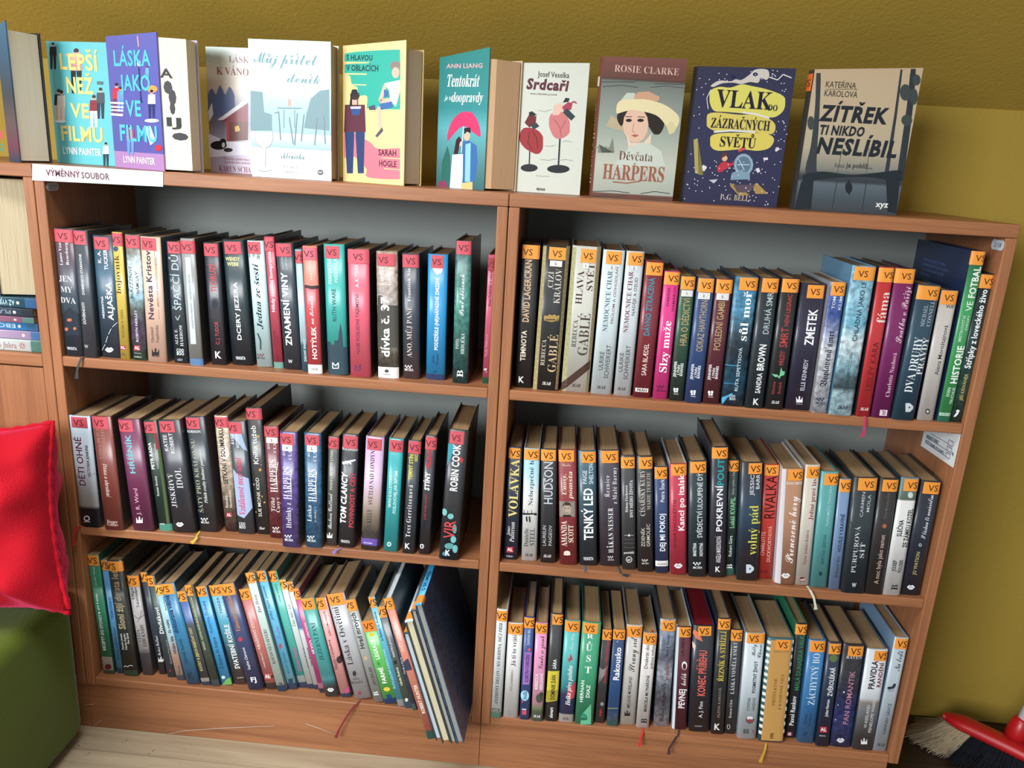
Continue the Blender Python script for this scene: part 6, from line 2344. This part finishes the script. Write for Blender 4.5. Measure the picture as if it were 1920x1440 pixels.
# ------------------------------------------------------------------ broom
hz = .088
A = on_z(1772, 1331, hz); Bq = on_z(1912, 1400, hz)
dirb = (Bq - A); dirb.z = 0; dirb.normalize(); perp = Vector((-dirb.y, dirb.x, 0))
LB = .30
RED = pmat('red_plastic', rgb('b0181c'), .35, .5); WHT = pmat('white_handle', rgb('e8eef4'), .35)
br = empty('broom', (A.x + dirb.x * LB / 2, A.y + dirb.y * LB / 2, 0))
tag(br, 'red broom with pale and black bristles on the dark floor', 'broom')
org = br.location.copy()
V, F = [], []
NS = 26
for i in range(NS + 1):
    t = i / NS; x = (t - .5) * LB
    ww = .021 * (1 - max(0, abs(2 * t - 1) - .72) ** 2 * 7.5) ; hgt = .0125 * (1 - max(0, abs(2 * t - 1) - .8) * 2.6)
    zc_ = hz - .012 + .004 * (1 - (2 * t - 1) ** 2)
    for k in range(10):
        an = 2 * math.pi * k / 10
        sx = abs(math.cos(an)) ** .7 * (1 if math.cos(an) > 0 else -1); sz = abs(math.sin(an)) ** .7 * (1 if math.sin(an) > 0 else -1)
        p = dirb * x + perp * (ww * sx); V.append((p.x, p.y, zc_ + hgt * sz))
for i in range(NS):
    for k in range(10): F.append((i * 10 + k, i * 10 + (k + 1) % 10, i * 10 + 10 + (k + 1) % 10, i * 10 + 10 + k))
F.append(tuple(range(10))); F.append(tuple(NS * 10 + k for k in range(10))[::-1])
obj('head', V, F, RED, br, smooth=True)
for nm, lo, hi, colr, cnt in (('pale_bristles', .015, .20, 'b8a68a', 1500), ('dark_bristles', .20, .97, '14161e', 3200)):
    rr = random.Random(9); V, F = [], []
    for _ in range(cnt):
        t = rr.uniform(lo, hi); s = rr.uniform(-1, 1)
        a = dirb * ((t - .5) * LB) + perp * (s * .018)
        fl = (t - .5) * (.10 if t > .2 else .12) + rr.uniform(-.012, .012)
        e_ = a + dirb * fl + perp * (s * .022 + rr.uniform(-.01, .01))
        zt, zb_ = hz - .02, rr.uniform(.0005, .012)
        m_ = (a + e_) / 2 - dirb * fl * .08
        w_ = .0006
        n = len(V)
        for p, zz in ((a, zt), (m_, (zt + zb_) / 2), (e_, zb_)):
            V += [(p.x - w_, p.y, zz), (p.x + w_, p.y, zz), (p.x, p.y + w_ * 1.6, zz)]
        for q in (0, 3):
            for k in range(3): F.append((n + q + k, n + q + (k + 1) % 3, n + q + 3 + (k + 1) % 3, n + q + 3 + k))
    bo = obj(nm, V, F, pmat(nm, rgb(colr), .6), br); bo['kind'] = 'stuff'
s0 = on_z(1908, 1372, hz + .012) - org
hd = Vector((.17, -.01, 1)).normalized()
tube('socket', [s0 - Vector((0, 0, .016)), s0 + hd * .012, s0 + hd * .03, s0 + hd * .034], [.024, .021, .0165, .0125], RED, br, 18)
tube('handle', [s0 + hd * .02, s0 + hd * 1.15], .0118, WHT, br, 16)

# ------------------------------------------------------------------ dust, lint and cobweb
rr = random.Random(11); V, F = [], []
LINT = [(235, 1391, .006), (281, 1410, .007), (166, 1414, .005), (285, 1435, .003), (345, 1404, .003), (338, 1433, .003), (160, 1392, .005), (148, 1402, .006)]
for px, py, s in LINT:
    p = on_z(px, py, 0)
    for k in range(4):
        n = len(V); a = rr.uniform(0, 6.28); q = p + Vector((rr.uniform(-s, s), rr.uniform(-s, s), .0005))
        for m_ in range(3):
            b = a + m_ * 2.09; V.append(q + Vector((math.cos(b) * s * .18, math.sin(b) * s * .18, 0)))
        V.append(q + Vector((0, 0, s * .2)))
        F += [(n, n + 1, n + 3), (n + 1, n + 2, n + 3), (n + 2, n, n + 3), (n + 2, n + 1, n)]
lo_ = obj('lint', V, F, pmat('dark_lint', rgb('2c2824'), .95)); lo_['kind'] = 'stuff'
tag(lo_, 'dark fluff and crumbs scattered on the pale floor', 'lint')
web = empty('cobweb', (-.45, .002, .06)); tag(web, 'pale cobweb threads clinging to the bookcase plinth', 'cobweb')
for pts in ([(310, 1379), (345, 1370), (420, 1365), (515, 1361)], [(574, 1357), (600, 1366), (630, 1377)], [(158, 1322), (175, 1320)], [(170, 1378), (185, 1366)], [(175, 1386), (190, 1350)]):
    P = [on_y(px, py, .001) for px, py in pts]
    for q in P: q.z = max(q.z, .0006)
    P = [q - web.location for q in P]
    tube('thread', P, .00045, pmat('web', rgb('c8bcb0'), .8), web, 5)
dup = {k: v for k, v in LABELS.items() if v > 1}
if dup: print('DUPLICATE LABELS', dup)
for k in LABELS:
    if not 4 <= len(k.split()) <= 16: print('LABEL LENGTH', len(k.split()), k)
